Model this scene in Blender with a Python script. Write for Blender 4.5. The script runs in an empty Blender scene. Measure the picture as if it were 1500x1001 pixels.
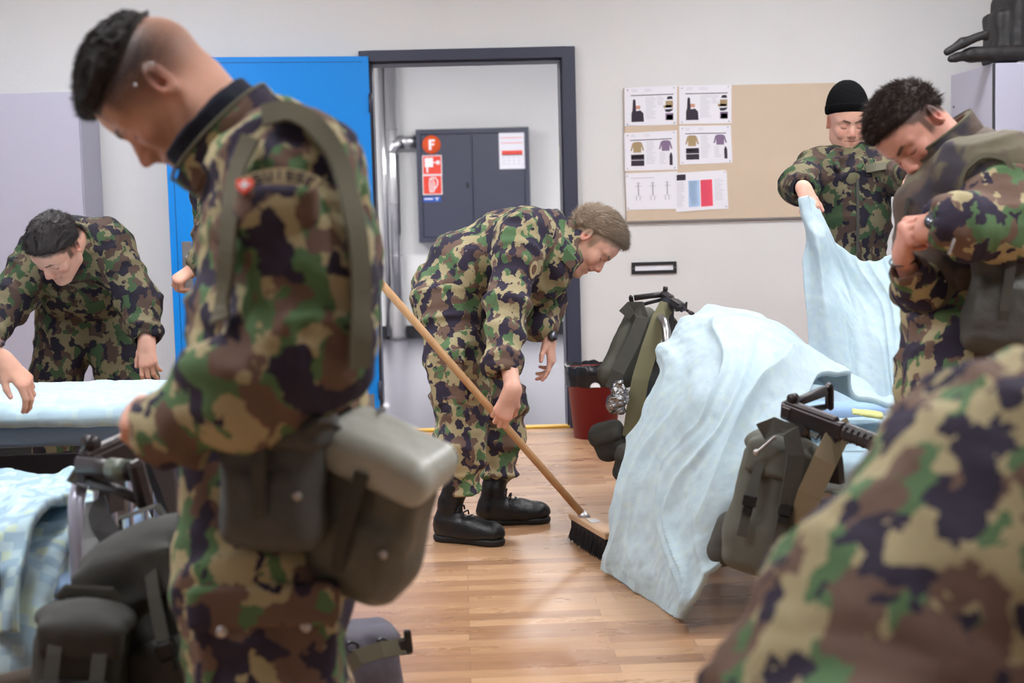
import bpy, math, random
import numpy as np
from mathutils import Vector, Matrix
random.seed(7)
SC = bpy.context.scene
COL = SC.collection
R = math.radians
# ------------------------------------------------------------------ camera
FPX = 2150.0
CAMH = 1.185
yaw, pitch, roll = R(2.0), math.atan(185/2150.0), R(-1.5)
CF = Vector((math.sin(yaw)*math.cos(pitch), math.cos(yaw)*math.cos(pitch), -math.sin(pitch)))
_r0 = Vector((math.cos(yaw), -math.sin(yaw), 0))
_u0 = _r0.cross(CF)
CR = _r0*math.cos(roll) + _u0*math.sin(roll)
CU = -_r0*math.sin(roll) + _u0*math.cos(roll)
CC = Vector((0, 0, CAMH))
def ray(px, py):
    return CF + CR*((px-750)/FPX) - CU*((py-500.5)/FPX)
def W(px, py, d):
    """world point that sits d metres in front of the camera"""
    q = CC + ray(px, py)*d; return np.array((q.x, q.y, q.z))
def onz(px, py, z=0.0):
    r = ray(px, py); return CC + r*((z-CAMH)/r.z)
def ony(px, py, y):
    r = ray(px, py); return CC + r*(y/r.y)
cam = bpy.data.cameras.new('camera'); camo_ = bpy.data.objects.new('camera', cam)
COL.objects.link(camo_)
M4 = Matrix(((CR.x, CU.x, -CF.x, 0), (CR.y, CU.y, -CF.y, 0), (CR.z, CU.z, -CF.z, CAMH), (0, 0, 0, 1)))
camo_.matrix_world = M4
cam.sensor_width = 36; cam.lens = FPX/1500*36
cam.dof.use_dof = True; cam.dof.focus_distance = 5.3; cam.dof.aperture_fstop = 3.6
cam.clip_start = 0.05
SC.camera = camo_
SC.view_settings.view_transform = 'Standard'; SC.view_settings.look = 'None'
SC.view_settings.gamma = 1; SC.view_settings.use_curve_mapping = False
SC.view_settings.exposure = 1.32
# ------------------------------------------------------------------ object helpers
def link(o, parent=None):
    COL.objects.link(o)
    if parent is not None: o.parent = parent
    return o
def thing(name, label, cat, loc=(0, 0, 0), group=None, rotz=0):
    o = bpy.data.objects.new(name, None); link(o); o.location = loc; o.rotation_euler = (0, 0, rotz)
    o.empty_display_size = .1
    o['label'] = label; o['category'] = cat
    if group: o['group'] = group
    return o
def tag(o, label, cat, group=None, kind=None):
    o['label'] = label; o['category'] = cat
    if group: o['group'] = group
    if kind: o['kind'] = kind
    return o
def mesh_obj(name, V, F, mat, parent=None, smooth=True, origin=None, uv=None, mats=None, midx=None, attr=None):
    """V in world coordinates; they are stored relative to the parent/origin"""
    V = np.asarray(V, dtype=np.float64).reshape(-1, 3)
    org = np.array(origin if origin is not None else (wloc(parent) if parent is not None else (0, 0, 0)), dtype=float)
    Vl = V-org
    me = bpy.data.meshes.new(name)
    F = F.tolist() if isinstance(F, np.ndarray) else F
    me.from_pydata(Vl.tolist(), [], F)
    if mats:
        for m in mats: me.materials.append(m)
        me.polygons.foreach_set('material_index', np.asarray(midx, dtype=np.int32))
    elif mat: me.materials.append(mat)
    if smooth: me.polygons.foreach_set('use_smooth', np.ones(len(me.polygons), dtype=bool))
    if uv is not None:
        ul = me.uv_layers.new(name='UVMap')
        idx = np.empty(len(me.loops), dtype=np.int32); me.loops.foreach_get('vertex_index', idx)
        ul.data.foreach_set('uv', np.asarray(uv, dtype=np.float32)[idx].ravel())
    if attr:
        for an, av in attr.items():
            a = me.attributes.new(an, 'FLOAT', 'POINT'); a.data.foreach_set('value', np.asarray(av, dtype=np.float32))
    me.update()
    o = bpy.data.objects.new(name, me); link(o, parent)
    if parent is None and origin is not None: o.location = org
    return o
def wloc(o):
    p = np.zeros(3)
    while o is not None:
        p += np.array(o.location); o = o.parent
    return p
def v3(p): return np.array((p[0], p[1], p[2]), dtype=float)
def unit(a):
    a = np.asarray(a, float); n = np.linalg.norm(a); return a/n if n > 1e-9 else a
def frame(zdir, xhint=(1, 0, 0)):
    z = unit(zdir); x = np.array(xhint, float); x = x-z*x.dot(z)
    if np.linalg.norm(x) < 1e-4: x = np.array((0, 1.0, 0)); x = x-z*x.dot(z)
    x = unit(x); y = np.cross(z, x); return np.stack((x, y, z), 1)   # columns
class MB:
    """collects shapes and builds them as one mesh"""
    def __init__(s): s.V = []; s.F = []; s.M = []; s.S = []; s.n = 0
    def add(s, V, F, m=0, smooth=False):
        V = np.asarray(V, float).reshape(-1, 3); s.V.append(V)
        for f in F: s.F.append([int(i)+s.n for i in f]); s.M.append(m); s.S.append(smooth)
        s.n += len(V); return s
    def box(s, c, size, rot=None, m=0, bev=0.0):
        c = v3(c); h = np.array(size, float)/2; b = min(bev, min(h)*.9)
        if b <= 0:
            P = np.array([(x, y, z) for x in (-1, 1) for y in (-1, 1) for z in (-1, 1)])*h
            F = [(0, 1, 3, 2), (4, 6, 7, 5), (0, 4, 5, 1), (2, 3, 7, 6), (0, 2, 6, 4), (1, 5, 7, 3)]
        else:
            P = []; idx = {}
            for sx in (-1, 1):
                for sy in (-1, 1):
                    for sz in (-1, 1):
                        for a in range(3):
                            q = np.array((sx, sy, sz))*h; k = np.ones(3)*b; k[a] = 0
                            idx[(sx, sy, sz, a)] = len(P); P.append(q-np.array((sx, sy, sz))*k)
            F = []
            for a in range(3):
                u, v = (a+1) % 3, (a+2) % 3
                for sa in (-1, 1):
                    q = []
                    for su, sv in ((-1, -1), (1, -1), (1, 1), (-1, 1)):
                        t = [0, 0, 0]; t[a] = sa; t[u] = su; t[v] = sv; q.append(idx[(*t, a)])
                    F.append(q if sa > 0 else q[::-1])
                for su in (-1, 1):
                    for sv in (-1, 1):
                        q = []
                        for sa in (-1, 1):
                            t = [0, 0, 0]; t[a] = sa; t[u] = su; t[v] = sv
                            q.append((idx[(*t, u)], idx[(*t, v)]))
                        f = [q[0][0], q[1][0], q[1][1], q[0][1]]
                        F.append(f if su*sv > 0 else f[::-1])
            for sx in (-1, 1):
                for sy in (-1, 1):
                    for sz in (-1, 1):
                        f = [idx[(sx, sy, sz, a)] for a in range(3)]
                        F.append(f if sx*sy*sz > 0 else f[::-1])
            P = np.array(P)
        if rot is not None: P = P @ np.asarray(rot).T
        return s.add(P+c, F, m)
    def ring(s, pts, radii, n=12, m=0, cap=True, closed=False, flat=None, up=(0, 0, 1), twist=0):
        """tube along pts; flat=(rx,ry) factors for an oval or strap section"""
        pts = [v3(p) for p in pts]; N = len(pts)
        if np.isscalar(radii): radii = [radii]*N
        V = []; x = None
        for i, p in enumerate(pts):
            if closed: t = pts[(i+1) % N]-pts[(i-1) % N]
            else: t = pts[min(i+1, N-1)]-pts[max(i-1, 0)]
            fr = frame(t, up if x is None else x); x = fr[:, 0]
            fx, fy = flat if flat else (1, 1)
            for k in range(n):
                a = 2*math.pi*(k+.5*(n == 4))/n+twist
                V.append(p+(fr[:, 0]*math.cos(a)*fx+fr[:, 1]*math.sin(a)*fy)*radii[i])
        F = []
        for i in range(N if closed else N-1):
            j = (i+1) % N
            for k in range(n):
                l = (k+1) % n; F.append((i*n+k, i*n+l, j*n+l, j*n+k))
        if cap and not closed:
            F.append(list(range(n))[::-1]); F.append([(N-1)*n+k for k in range(n)])
        return s.add(V, F, m, n > 6)
    def strap(s, pts, w, t, normal=(0, 0, 1), m=0):
        """flat webbing of width w, thickness t"""
        pts = [v3(p) for p in pts]; N = len(pts); V = []
        nr = [v3(normal)]*N if np.ndim(normal) == 1 else [v3(q) for q in normal]
        for i, p in enumerate(pts):
            T = unit(pts[min(i+1, N-1)]-pts[max(i-1, 0)]); n_ = nr[i]-T*T.dot(nr[i]); n_ = unit(n_); b = np.cross(T, n_)
            for a, c in ((-1, -1), (1, -1), (1, 1), (-1, 1)): V.append(p+b*w/2*a+n_*t/2*c)
        F = []
        for i in range(N-1):
            for k in range(4): l = (k+1) % 4; F.append((i*4+k, i*4+l, i*4+4+l, i*4+4+k))
        F.append((3, 2, 1, 0)); F.append([(N-1)*4+k for k in range(4)])
        return s.add(V, F, m)
    def cyl(s, a, b, r1, r2=None, n=16, m=0): return s.ring([a, b], [r1, r1 if r2 is None else r2], n, m)
    def ell(s, c, rad, rot=None, n=16, m=0):
        V = [(0, 0, 1)]; k = n//2
        for i in range(1, k):
            for j in range(n):
                a, b = math.pi*i/k, 2*math.pi*j/n; V.append((math.sin(a)*math.cos(b), math.sin(a)*math.sin(b), math.cos(a)))
        V.append((0, 0, -1)); V = np.array(V)*np.array(rad)*np.ones(3); F = []
        for j in range(n):
            F.append((0, 1+j, 1+(j+1) % n)); l = len(V)-1; F.append((l, l-n+(j+1) % n, l-n+j))
            for i in range(k-2): a = 1+i*n; F.append((a+j, a+n+j, a+n+(j+1) % n, a+(j+1) % n))
        if rot is not None: V = V @ np.asarray(rot).T
        return s.add(V+v3(c), F, m, True)
    def lathe(s, c, prof, n=32, m=0, axis=(0, 0, 1), smooth=True):
        fr = frame(axis); V = []
        for r, z in prof:
            for k in range(n):
                a = 2*math.pi*k/n; V.append(v3(c)+fr @ np.array((r*math.cos(a), r*math.sin(a), z)))
        F = []
        for i in range(len(prof)-1):
            for k in range(n): l = (k+1) % n; F.append((i*n+k, i*n+l, i*n+n+l, i*n+n+k))
        return s.add(V, F, m, smooth)
    def prism(s, pts2, o, ax, ay, depth, m=0):
        """polygon pts2 in the plane (o; ax, ay) extruded by depth along ax x ay"""
        o, ax, ay = v3(o), v3(ax), v3(ay); n_ = unit(np.cross(ax, ay)); N = len(pts2)
        V = [o+ax*p[0]+ay*p[1] for p in pts2]+[o+ax*p[0]+ay*p[1]+n_*depth for p in pts2]
        F = [list(range(N))[::-1], [N+i for i in range(N)]]
        for i in range(N): j = (i+1) % N; F.append((i, j, N+j, N+i))
        return s.add(V, F, m)
    def build(s, name, mats, parent=None, origin=None, flat_all=None):
        if not s.V: return None
        V = np.concatenate(s.V); mats = mats if isinstance(mats, (list, tuple)) else [mats]
        o = mesh_obj(name, V, s.F, None, parent, smooth=False, origin=origin, mats=mats, midx=s.M)
        sm = s.S if flat_all is None else [flat_all]*len(s.F)
        o.data.polygons.foreach_set('use_smooth', np.array(sm, dtype=bool)); return o
# ------------------------------------------------------------------ noise
_rng = np.random.RandomState(11)
_T = (_rng.rand(32, 32, 32)*2-1).astype(np.float32)
def vn(P, off=0.0):
    P = np.asarray(P, dtype=np.float64)+off; I = np.floor(P).astype(np.int64); f = (P-I).astype(np.float32)
    f = f*f*f*(f*(f*6-15)+10); I &= 31; J = (I+1) & 31
    x0, y0, z0, x1, y1, z1 = I[:, 0], I[:, 1], I[:, 2], J[:, 0], J[:, 1], J[:, 2]; fx, fy, fz = f[:, 0], f[:, 1], f[:, 2]
    a = _T[x0, y0, z0]*(1-fx)+_T[x1, y0, z0]*fx; b = _T[x0, y1, z0]*(1-fx)+_T[x1, y1, z0]*fx
    c = _T[x0, y0, z1]*(1-fx)+_T[x1, y0, z1]*fx; d = _T[x0, y1, z1]*(1-fx)+_T[x1, y1, z1]*fx
    return (a*(1-fy)+b*fy)*(1-fz)+(c*(1-fy)+d*fy)*fz
def fbm(P, off=0.0, oct=3):
    r = 0; a = 1.0
    for i in range(oct): r = r+a*vn(np.asarray(P)*(2.03**i), off+i*7.3); a *= .5
    return r
# ------------------------------------------------------------------ implicit surfaces
class SDF:
    def __init__(s, vox=.008, k=.02): s.vox = vox; s.k = k; s.ops = []; s.bones = []
    def cone(s, a, b, ra, rb, k=None, op='u', squash=None, bone=False):
        """capsule tapering from ra to rb; squash=(dir, factor) flattens it along dir"""
        a, b = v3(a), v3(b)
        if squash is not None: squash = (unit(v3(squash[0])), squash[1])
        r = max(ra, rb)*max(1, squash[1] if squash else 1)
        s.ops.append(('c', a, b, ra, rb, s.k if k is None else k, op, squash, np.minimum(a, b)-r, np.maximum(a, b)+r))
        if bone: s.bones.append((a, b, r))
        return s
    def chain(s, pts, rad, k=None, op='u', squash=None, bone=False):
        for i in range(len(pts)-1): s.cone(pts[i], pts[i+1], rad[i], rad[i+1], k, op, squash, bone)
        return s
    def ell(s, c, rad, rot=None, k=None, op='u'):
        c = v3(c); rad = np.array(rad, float)*np.ones(3); rr = max(rad)
        s.ops.append(('e', c, rad, np.eye(3) if rot is None else np.asarray(rot), None, s.k if k is None else k, op, None, c-rr, c+rr)); return s
    def box(s, c, half, rot=None, rnd=.01, k=None, op='u'):
        c = v3(c); h = np.array(half, float); rr = np.linalg.norm(h)
        s.ops.append(('b', c, h, np.eye(3) if rot is None else np.asarray(rot), rnd, s.k if k is None else k, op, None, c-rr, c+rr)); return s
    def ring(s, c, axis, R_, r, k=None, op='u'):
        c = v3(c); rr = R_+r
        s.ops.append(('t', c, unit(v3(axis)), R_, r, s.k if k is None else k, op, None, c-rr, c+rr)); return s
    def plane(s, c, n, k=None):
        """cut away everything on the side n points to"""
        s.ops.append(('h', v3(c), unit(v3(n)), None, None, s.k if k is None else k, 's', None, np.full(3, -50.), np.full(3, 50.))); return s
    def _d(s, o, P):
        t = o[0]
        if t == 'h': return -((P-o[1]) @ o[2])
        if t == 'c':
            a, b, ra, rb, sq = o[1], o[2], o[3], o[4], o[7]; ba = b-a; pa = P-a
            if sq is not None:
                n, f = sq; pa = pa+(pa @ n)[:, None]*n*(1/f-1); ba = ba+n*(ba @ n)*(1/f-1)
            h = np.clip((pa @ ba)/max(ba @ ba, 1e-9), 0, 1)
            q = pa-h[:, None]*ba; d = np.sqrt((q*q).sum(1))-(ra+(rb-ra)*h)
            return d*min(1, sq[1]) if sq is not None else d
        if t == 'e':
            q = (P-o[1]) @ o[3]; k0 = np.sqrt(((q/o[2])**2).sum(1)); k1 = np.sqrt(((q/o[2]**2)**2).sum(1))+1e-9
            return k0*(k0-1)/k1
        if t == 'b':
            q = np.abs((P-o[1]) @ o[3])-(o[2]-o[4]); return np.sqrt((np.maximum(q, 0)**2).sum(1))+np.minimum(q.max(1), 0)-o[4]
        if t == 't':
            q = P-o[1]; h = q @ o[2]; rr = np.sqrt(np.maximum((q*q).sum(1)-h*h, 0)); return np.sqrt((rr-o[3])**2+h*h)-o[4]
    def mesh(s, lo=None, hi=None, smooth=1):
        vx = s.vox; add = [o for o in s.ops if o[6] == 'u']
        L = np.min([o[8] for o in add], 0)-4*vx; H = np.max([o[9] for o in add], 0)+4*vx
        if lo is not None: L = np.maximum(L, lo)
        if hi is not None: H = np.minimum(H, hi)
        n = np.ceil((H-L)/vx).astype(int)+1
        ax = [L[i]+np.arange(n[i])*vx for i in range(3)]
        D = np.full(n, 1.0, dtype=np.float32)
        for o in s.ops:
            m = o[5]+3*vx; i0 = np.maximum(np.floor((o[8]-m-L)/vx).astype(int), 0); i1 = np.minimum(np.ceil((o[9]+m-L)/vx).astype(int)+1, n)
            if (i1 <= i0).any(): continue
            g = np.meshgrid(*[ax[i][i0[i]:i1[i]] for i in range(3)], indexing='ij'); sh = g[0].shape
            P = np.stack([q.ravel() for q in g], 1); d = s._d(o, P).reshape(sh).astype(np.float32)
            sl = tuple(slice(i0[i], i1[i]) for i in range(3)); C = D[sl]; k = max(o[5], 1e-6)
            if o[6] == 'u':
                h = np.maximum(k-np.abs(C-d), 0)/k; D[sl] = np.minimum(C, d)-h*h*k*.25
            elif o[6] == 's':
                e = -d; h = np.maximum(k-np.abs(C-e), 0)/k; D[sl] = np.maximum(C, e)+h*h*k*.25
        for a in range(3):      # close the surface at the box
            q = [slice(None)]*3; q[a] = 0; D[tuple(q)] = np.abs(D[tuple(q)])+1e-4; q[a] = -1; D[tuple(q)] = np.abs(D[tuple(q)])+1e-4
        V, F = surface_nets(D, L, vx)
        for _ in range(smooth): V = relax(V, F)
        return V, F
def surface_nets(D, L, vx):
    S = D < 0; nx, ny, nz = D.shape; acc = np.zeros((nx-1, ny-1, nz-1, 3), np.float32); cnt = np.zeros((nx-1, ny-1, nz-1), np.float32)
    dims = (nx-1, ny-1, nz-1)
    quads = []
    act = {}
    edges = []
    for a in range(3):
        q0 = [slice(None)]*3; q1 = [slice(None)]*3; q0[a] = slice(0, -1); q1[a] = slice(1, None)
        s0, s1 = S[tuple(q0)], S[tuple(q1)]; idx = np.argwhere(s0 != s1)
        d0 = D[tuple(q0)][tuple(idx.T)]; d1 = D[tuple(q1)][tuple(idx.T)]; t = d0/(d0-d1)
        p = idx.astype(np.float32); p[:, a] += t; inside = s0[tuple(idx.T)]
        edges.append((a, idx, inside)); b, c = (a+1) % 3, (a+2) % 3
        for ob in (0, -1):
            for oc in (0, -1):
                k = idx.copy(); k[:, b] += ob; k[:, c] += oc
                ok = ((k >= 0) & (k < np.array(dims))).all(1)
                np.add.at(acc, tuple(k[ok].T), p[ok]); np.add.at(cnt, tuple(k[ok].T), 1)
    cells = np.argwhere(cnt > 0); V = acc[tuple(cells.T)]/cnt[tuple(cells.T)][:, None]
    id_ = np.full(dims, -1, np.int64); id_[tuple(cells.T)] = np.arange(len(cells))
    for a, idx, ins in edges:
        b, c = (a+1) % 3, (a+2) % 3; Q = []
        for ob, oc in ((0, 0), (-1, 0), (-1, -1), (0, -1)):
            k = idx.copy(); k[:, b] += ob; k[:, c] += oc
            ok = ((k >= 0) & (k < np.array(dims))).all(1); r = np.full(len(k), -1); r[ok] = id_[tuple(k[ok].T)]; Q.append(r)
        Q = np.stack(Q, 1); good = (Q >= 0).all(1); Q = Q[good]; i2 = ins[good]
        Q = np.where(i2[:, None], Q, Q[:, ::-1]); quads.append(Q)
    return V.astype(np.float64)*vx+L, np.concatenate(quads)
def relax(V, F, w=.6):
    acc = np.zeros_like(V); cnt = np.zeros(len(V))
    for i in range(4):
        a, b = F[:, i], F[:, (i+1) % 4]
        for x, y in ((a, b), (b, a)):
            for c in range(3): acc[:, c] += np.bincount(x, V[y, c], len(V))
            cnt += np.bincount(x, minlength=len(V))
    return V*(1-w)+acc/np.maximum(cnt, 1)[:, None]*w
def normals(V, F):
    n = np.cross(V[F[:, 2]]-V[F[:, 0]], V[F[:, 3]]-V[F[:, 1]]); N = np.zeros_like(V)
    for i in range(4):
        for c in range(3): N[:, c] += np.bincount(F[:, i], n[:, c], len(V))
    return N/np.maximum(np.linalg.norm(N, axis=1), 1e-12)[:, None]
def folds(V, F, bones, amp=.007, freq=9., seed=0., keep=None):
    """cloth creases: ridged noise that runs across the limb nearest to each point"""
    N = normals(V, F); Wt = np.zeros(len(V)); A = np.zeros(len(V))
    for bi, (a, b, r) in enumerate(bones):
        ba = b-a; L = np.linalg.norm(ba); t = unit(ba); h = np.clip((V-a) @ t, 0, L); q = V-a-h[:, None]*t
        d = np.linalg.norm(q, axis=1)/max(r, .03); w = np.exp(-(d**2)*2.5)+1e-6
        s_ = (V @ t)[:, None]*t; P = (V-s_)*.55+s_*1.7
        P = P+.06*np.stack([vn(V*6, 3+seed), vn(V*6, 9+seed), vn(V*6, 15+seed)], 1)
        m = vn(P*freq, seed+bi*1.7); x = (1-np.abs(m)*1.6); x = np.maximum(x, -.2)**2*np.sign(x)
        m2 = vn(P*freq*2.3, seed+bi*3.1+50); x2 = (1-np.abs(m2)*1.5)**3
        bend = .55+.75*np.exp(-(np.minimum(h, L-h)/.10)**2)
        A += w*(x*bend+.35*x2*bend); Wt += w
    A /= Wt; A = A-.25+.5*vn(V*4, seed+80)*.6
    if keep is not None: A = A*keep
    V = V+N*(A*amp)[:, None]
    for _ in range(2): V = relax(V, F, .5)
    return V
# ------------------------------------------------------------------ materials
def srgb(r, g, b):
    f = lambda c: (c/255/12.92) if c/255 <= .04045 else ((c/255+.055)/1.055)**2.4
    return (f(r), f(g), f(b), 1)
class NT:
    def __init__(s, name):
        s.m = bpy.data.materials.new(name); s.m.use_nodes = True; s.t = s.m.node_tree; s.b = s.t.nodes['Principled BSDF']
    def n(s, typ, **kw):
        x = s.t.nodes.new(typ)
        for k, v in kw.items():
            if k in x.inputs.keys(): s.set(x.inputs[k], v)
            else: setattr(x, k, v)
        return x
    def set(s, sock, v):
        if isinstance(v, bpy.types.NodeSocket): s.t.links.new(v, sock)
        else: sock.default_value = v
    def __setitem__(s, k, v): s.set(s.b.inputs[k], v)
    def math(s, op, a, b=0.0, c=None):
        x = s.n('ShaderNodeMath', operation=op); s.set(x.inputs[0], a); s.set(x.inputs[1], b)
        if c is not None: s.set(x.inputs[2], c)
        return x.outputs[0]
    def vmath(s, op, a, b=(0, 0, 0)):
        x = s.n('ShaderNodeVectorMath', operation=op); s.set(x.inputs[0], a); s.set(x.inputs[1], b); return x.outputs[0]
    def mix(s, f, a, b):
        x = s.n('ShaderNodeMix', data_type='RGBA'); s.set(x.inputs[0], f); s.set(x.inputs[6], a); s.set(x.inputs[7], b); return x.outputs[2]
    def obj(s): return s.n('ShaderNodeTexCoord').outputs['Object']
    def uv(s): return s.n('ShaderNodeTexCoord').outputs['UV']
    def scale(s, v, sc, loc=(0, 0, 0)):
        x = s.n('ShaderNodeMapping'); s.set(x.inputs['Vector'], v); x.inputs['Scale'].default_value = sc if hasattr(sc, '__len__') else (sc,)*3
        x.inputs['Location'].default_value = loc; return x.outputs[0]
    def noise(s, v, sc, det=2., rough=.5, dist=0., out='Fac'):
        x = s.n('ShaderNodeTexNoise'); s.set(x.inputs['Vector'], v); x.inputs['Scale'].default_value = sc; x.inputs['Detail'].default_value = det
        x.inputs['Roughness'].default_value = rough; x.inputs['Distortion'].default_value = dist; return x.outputs[out]
    def ramp(s, f, stops, interp='LINEAR'):
        x = s.n('ShaderNodeValToRGB'); s.set(x.inputs[0], f); e = x.color_ramp; e.interpolation = interp
        while len(e.elements) < len(stops): e.elements.new(.5)
        for el, (p, c) in zip(e.elements, stops): el.position = p; el.color = c
        return x.outputs[0]
    def bump(s, h, dist=.002, st=1.0, nrm=None):
        x = s.n('ShaderNodeBump'); s.set(x.inputs['Height'], h); x.inputs['Distance'].default_value = dist; x.inputs['Strength'].default_value = st
        if nrm is not None: s.set(x.inputs['Normal'], nrm)
        s['Normal'] = x.outputs[0]; return x.outputs[0]
def g4(v): return (v, v, v, 1)
def mat_plain(name, rgb, rough=.6, metal=0., bump=None, var=0., spec=.5):
    m = NT(name); c = srgb(*rgb)
    if var:
        f = m.noise(m.obj(), 9., 4., .6); m['Base Color'] = m.mix(f, tuple(x*(1-var) for x in c[:3])+(1,), tuple(min(1, x*(1+var)) for x in c[:3])+(1,))
    else: m['Base Color'] = c
    m['Roughness'] = rough; m['Metallic'] = metal; m['Specular IOR Level'] = spec
    if bump: m.bump(m.noise(m.obj(), bump[0], 3., .6), bump[1])
    return m.m
def mat_camo(name, sc=16., loc=(0, 0, 0), tone=1.0):
    m = NT(name); o = m.scale(m.obj(), 1., loc)
    j = m.noise(o, 34., 2.5, .65, out='Color'); j = m.vmath('SCALE', m.vmath('SUBTRACT', j, (.5, .5, .5)))
    j.node.inputs['Scale'].default_value = .036
    o2 = m.vmath('ADD', o, j)
    beige, green, brown, dark = [tuple(x*tone for x in srgb(*c)[:3])+(1,) for c in ((174, 162, 128), (92, 122, 86), (116, 94, 84), (58, 53, 70))]
    def lay(loc2, thr, scl, sq=(1, 1, .8)):
        f = m.noise(m.scale(o2, sq, loc2), sc*scl, 1.2, .5); return m.math('GREATER_THAN', f, thr)
    c = beige
    c = m.mix(lay((3, 1, 7), .515, 1.0), c, green)
    c = m.mix(lay((9, 4, 2), .535, 1.0), c, brown)
    c = m.mix(lay((1, 8, 5), .55, 1.1), c, dark)
    v = m.noise(o, 3., 3., .6); c = m.mix(m.math('MULTIPLY', v, .25), c, tuple(x*.8 for x in c.node.inputs[7].default_value[:3])+(1,)) if False else c
    m['Base Color'] = c; m['Roughness'] = .85; m['Specular IOR Level'] = .25
    h = m.noise(o, 11., 3., .55); w = m.noise(o, 420., 1., .5)
    m.bump(m.math('ADD', h, m.math('MULTIPLY', w, .05)), .008, .8)
    return m.m
# ================================================================== ROOM
p_ = onz(750, 629); YW = p_.y; YC = onz(690, 493).y
def onw(px, py, dy=0.0): return ony(px, py, YW+dy)
ZC = 3.0; XL, XR, YB = -4.6, 4.6, -2.6; YW2 = YW+.2
m_ = NT('wall_paint'); o_ = m_.obj(); m_['Base Color'] = m_.mix(m_.noise(o_, 3., 3.), srgb(223, 223, 224), srgb(216, 216, 217)); m_['Roughness'] = .75
m_.bump(m_.noise(o_, 90., 3., .6), .002, .6); M_WALL = m_.m
M_CEIL = mat_plain('ceiling_paint', (225, 225, 222), .9)
M_SLATE = mat_plain('slate_paint', (56, 59, 79), .45, var=.06, bump=(200., .0006))
M_BLACK = mat_plain('black_rubber', (26, 26, 32), .5)
M_LOCK = mat_plain('locker_lacquer', (178, 177, 196), .4, bump=(120., .0005))
M_LOCKD = mat_plain('locker_gap', (40, 44, 50), .6)
M_BLUE = mat_plain('blue_door_paint', (0, 138, 232), .35, bump=(60., .0004))
M_BLUEL = mat_plain('blue_door_groove', (0, 70, 150), .5)
M_STEEL = mat_plain('brushed_steel', (190, 188, 190), .32, 1.0)
M_GREYPL = mat_plain('grey_plate', (150, 150, 155), .4, .6)
M_ALU = mat_plain('aluminium_jacket', (205, 205, 208), .28, 1.0, bump=(14., .004))
M_WHITE = mat_plain('white_print', (236, 236, 240), .6)
# wood floor: narrow strips running along the wall
m_ = NT('strip_parquet'); o_ = m_.obj()
br = m_.n('ShaderNodeTexBrick', offset=.37, offset_frequency=2, squash=1.0); m_.set(br.inputs['Vector'], o_)
br.inputs['Scale'].default_value = 1.; br.inputs['Brick Width'].default_value = .62; br.inputs['Row Height'].default_value = .068
br.inputs['Mortar Size'].default_value = .0007; br.inputs['Bias'].default_value = 0.
br.inputs['Color1'].default_value = g4(0.); br.inputs['Color2'].default_value = g4(1.); br.inputs['Mortar'].default_value = g4(.5)
gr = m_.noise(m_.scale(o_, (2.5, 45., 1.)), 3., 5., .65, .6)
big = m_.noise(m_.scale(o_, (.5, 2.2, 1.)), 2.2, 2., .5)
tone = m_.math('ADD', m_.math('MULTIPLY', br.outputs['Color'], .42), m_.math('ADD', m_.math('MULTIPLY', gr, .55), m_.math('MULTIPLY', big, .25)))
c_ = m_.ramp(tone, [(.22, srgb(128, 92, 68)), (.5, srgb(165, 124, 92)), (.72, srgb(186, 146, 110)), (.95, srgb(202, 164, 128))])
scf = m_.noise(m_.scale(o_, (1.2, 1.2, 1.)), 4.5, 5., .7)
c_ = m_.mix(m_.ramp(scf, [(.62, g4(0)), (.8, g4(.35))]), c_, srgb(120, 100, 92))
c_ = m_.mix(m_.math('MULTIPLY', br.outputs['Fac'], .75), c_, srgb(92, 60, 42))
m_['Base Color'] = c_; m_['Roughness'] = m_.ramp(m_.noise(m_.scale(o_, (1., 3., 1.)), 4., 4., .6), [(.3, g4(.24)), (.75, g4(.40))]); m_['Specular IOR Level'] = .6
m_.bump(m_.math('ADD', m_.math('MULTIPLY', gr, .3), m_.math('MULTIPLY', br.outputs['Fac'], -1.)), .0008, .5)
M_WOOD = m_.m
m_ = NT('corridor_linoleum'); o_ = m_.obj(); m_['Base Color'] = m_.mix(m_.noise(o_, 30., 3.), srgb(112, 110, 122), srgb(122, 120, 130)); m_['Roughness'] = .22
m_['Specular IOR Level'] = .6; M_LINO = m_.m
def struct(o): o['kind'] = 'structure'; return o
def boxo(name, x0, x1, y0, y1, z0, z1, mat, parent=None, bev=0.):
    mb = MB(); mb.box(((x0+x1)/2, (y0+y1)/2, (z0+z1)/2), (abs(x1-x0), abs(y1-y0), abs(z1-z0)), bev=bev)
    return mb.build(name, mat, parent, origin=None if parent is not None else ((x0+x1)/2, (y0+y1)/2, (z0+z1)/2))
struct(boxo('floor', XL, XR, YB, YW, -.1, 0, M_WOOD))
struct(boxo('floor_corridor', XL, XR, YW+.06, YC+.1, -.1, -.004, M_LINO))
struct(boxo('ceiling', XL, XR, YB, YW+.01, ZC, ZC+.1, M_CEIL))
struct(boxo('ceiling_corridor', XL, XR, YW2-.01, YC+.1, ZC, ZC+.1, M_CEIL))
dxl, dxr = onw(549, 330).x-.01, onw(847, 330).x; dzt = onw(690, 72).z     # outer edge of the frame
DL = dxl+.0; DR = dxr-.06; DT = dzt-.05
wb = MB()
wb.box(((XL+DL)/2, (YW+YW2)/2, ZC/2), (DL-XL, .2, ZC)); wb.box(((DR+XR)/2, (YW+YW2)/2, ZC/2), (XR-DR, .2, ZC))
wb.box(((DL+DR)/2, (YW+YW2)/2, (DT+ZC)/2), (DR-DL, .2, ZC-DT))
struct(wb.build('wall_back', M_WALL, origin=(0, YW, 0)))
struct(boxo('wall_left', XL-.15, XL, YB, YC+.1, 0, ZC, M_WALL)); struct(boxo('wall_right', XR, XR+.15, YB, YC+.1, 0, ZC, M_WALL))
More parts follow.
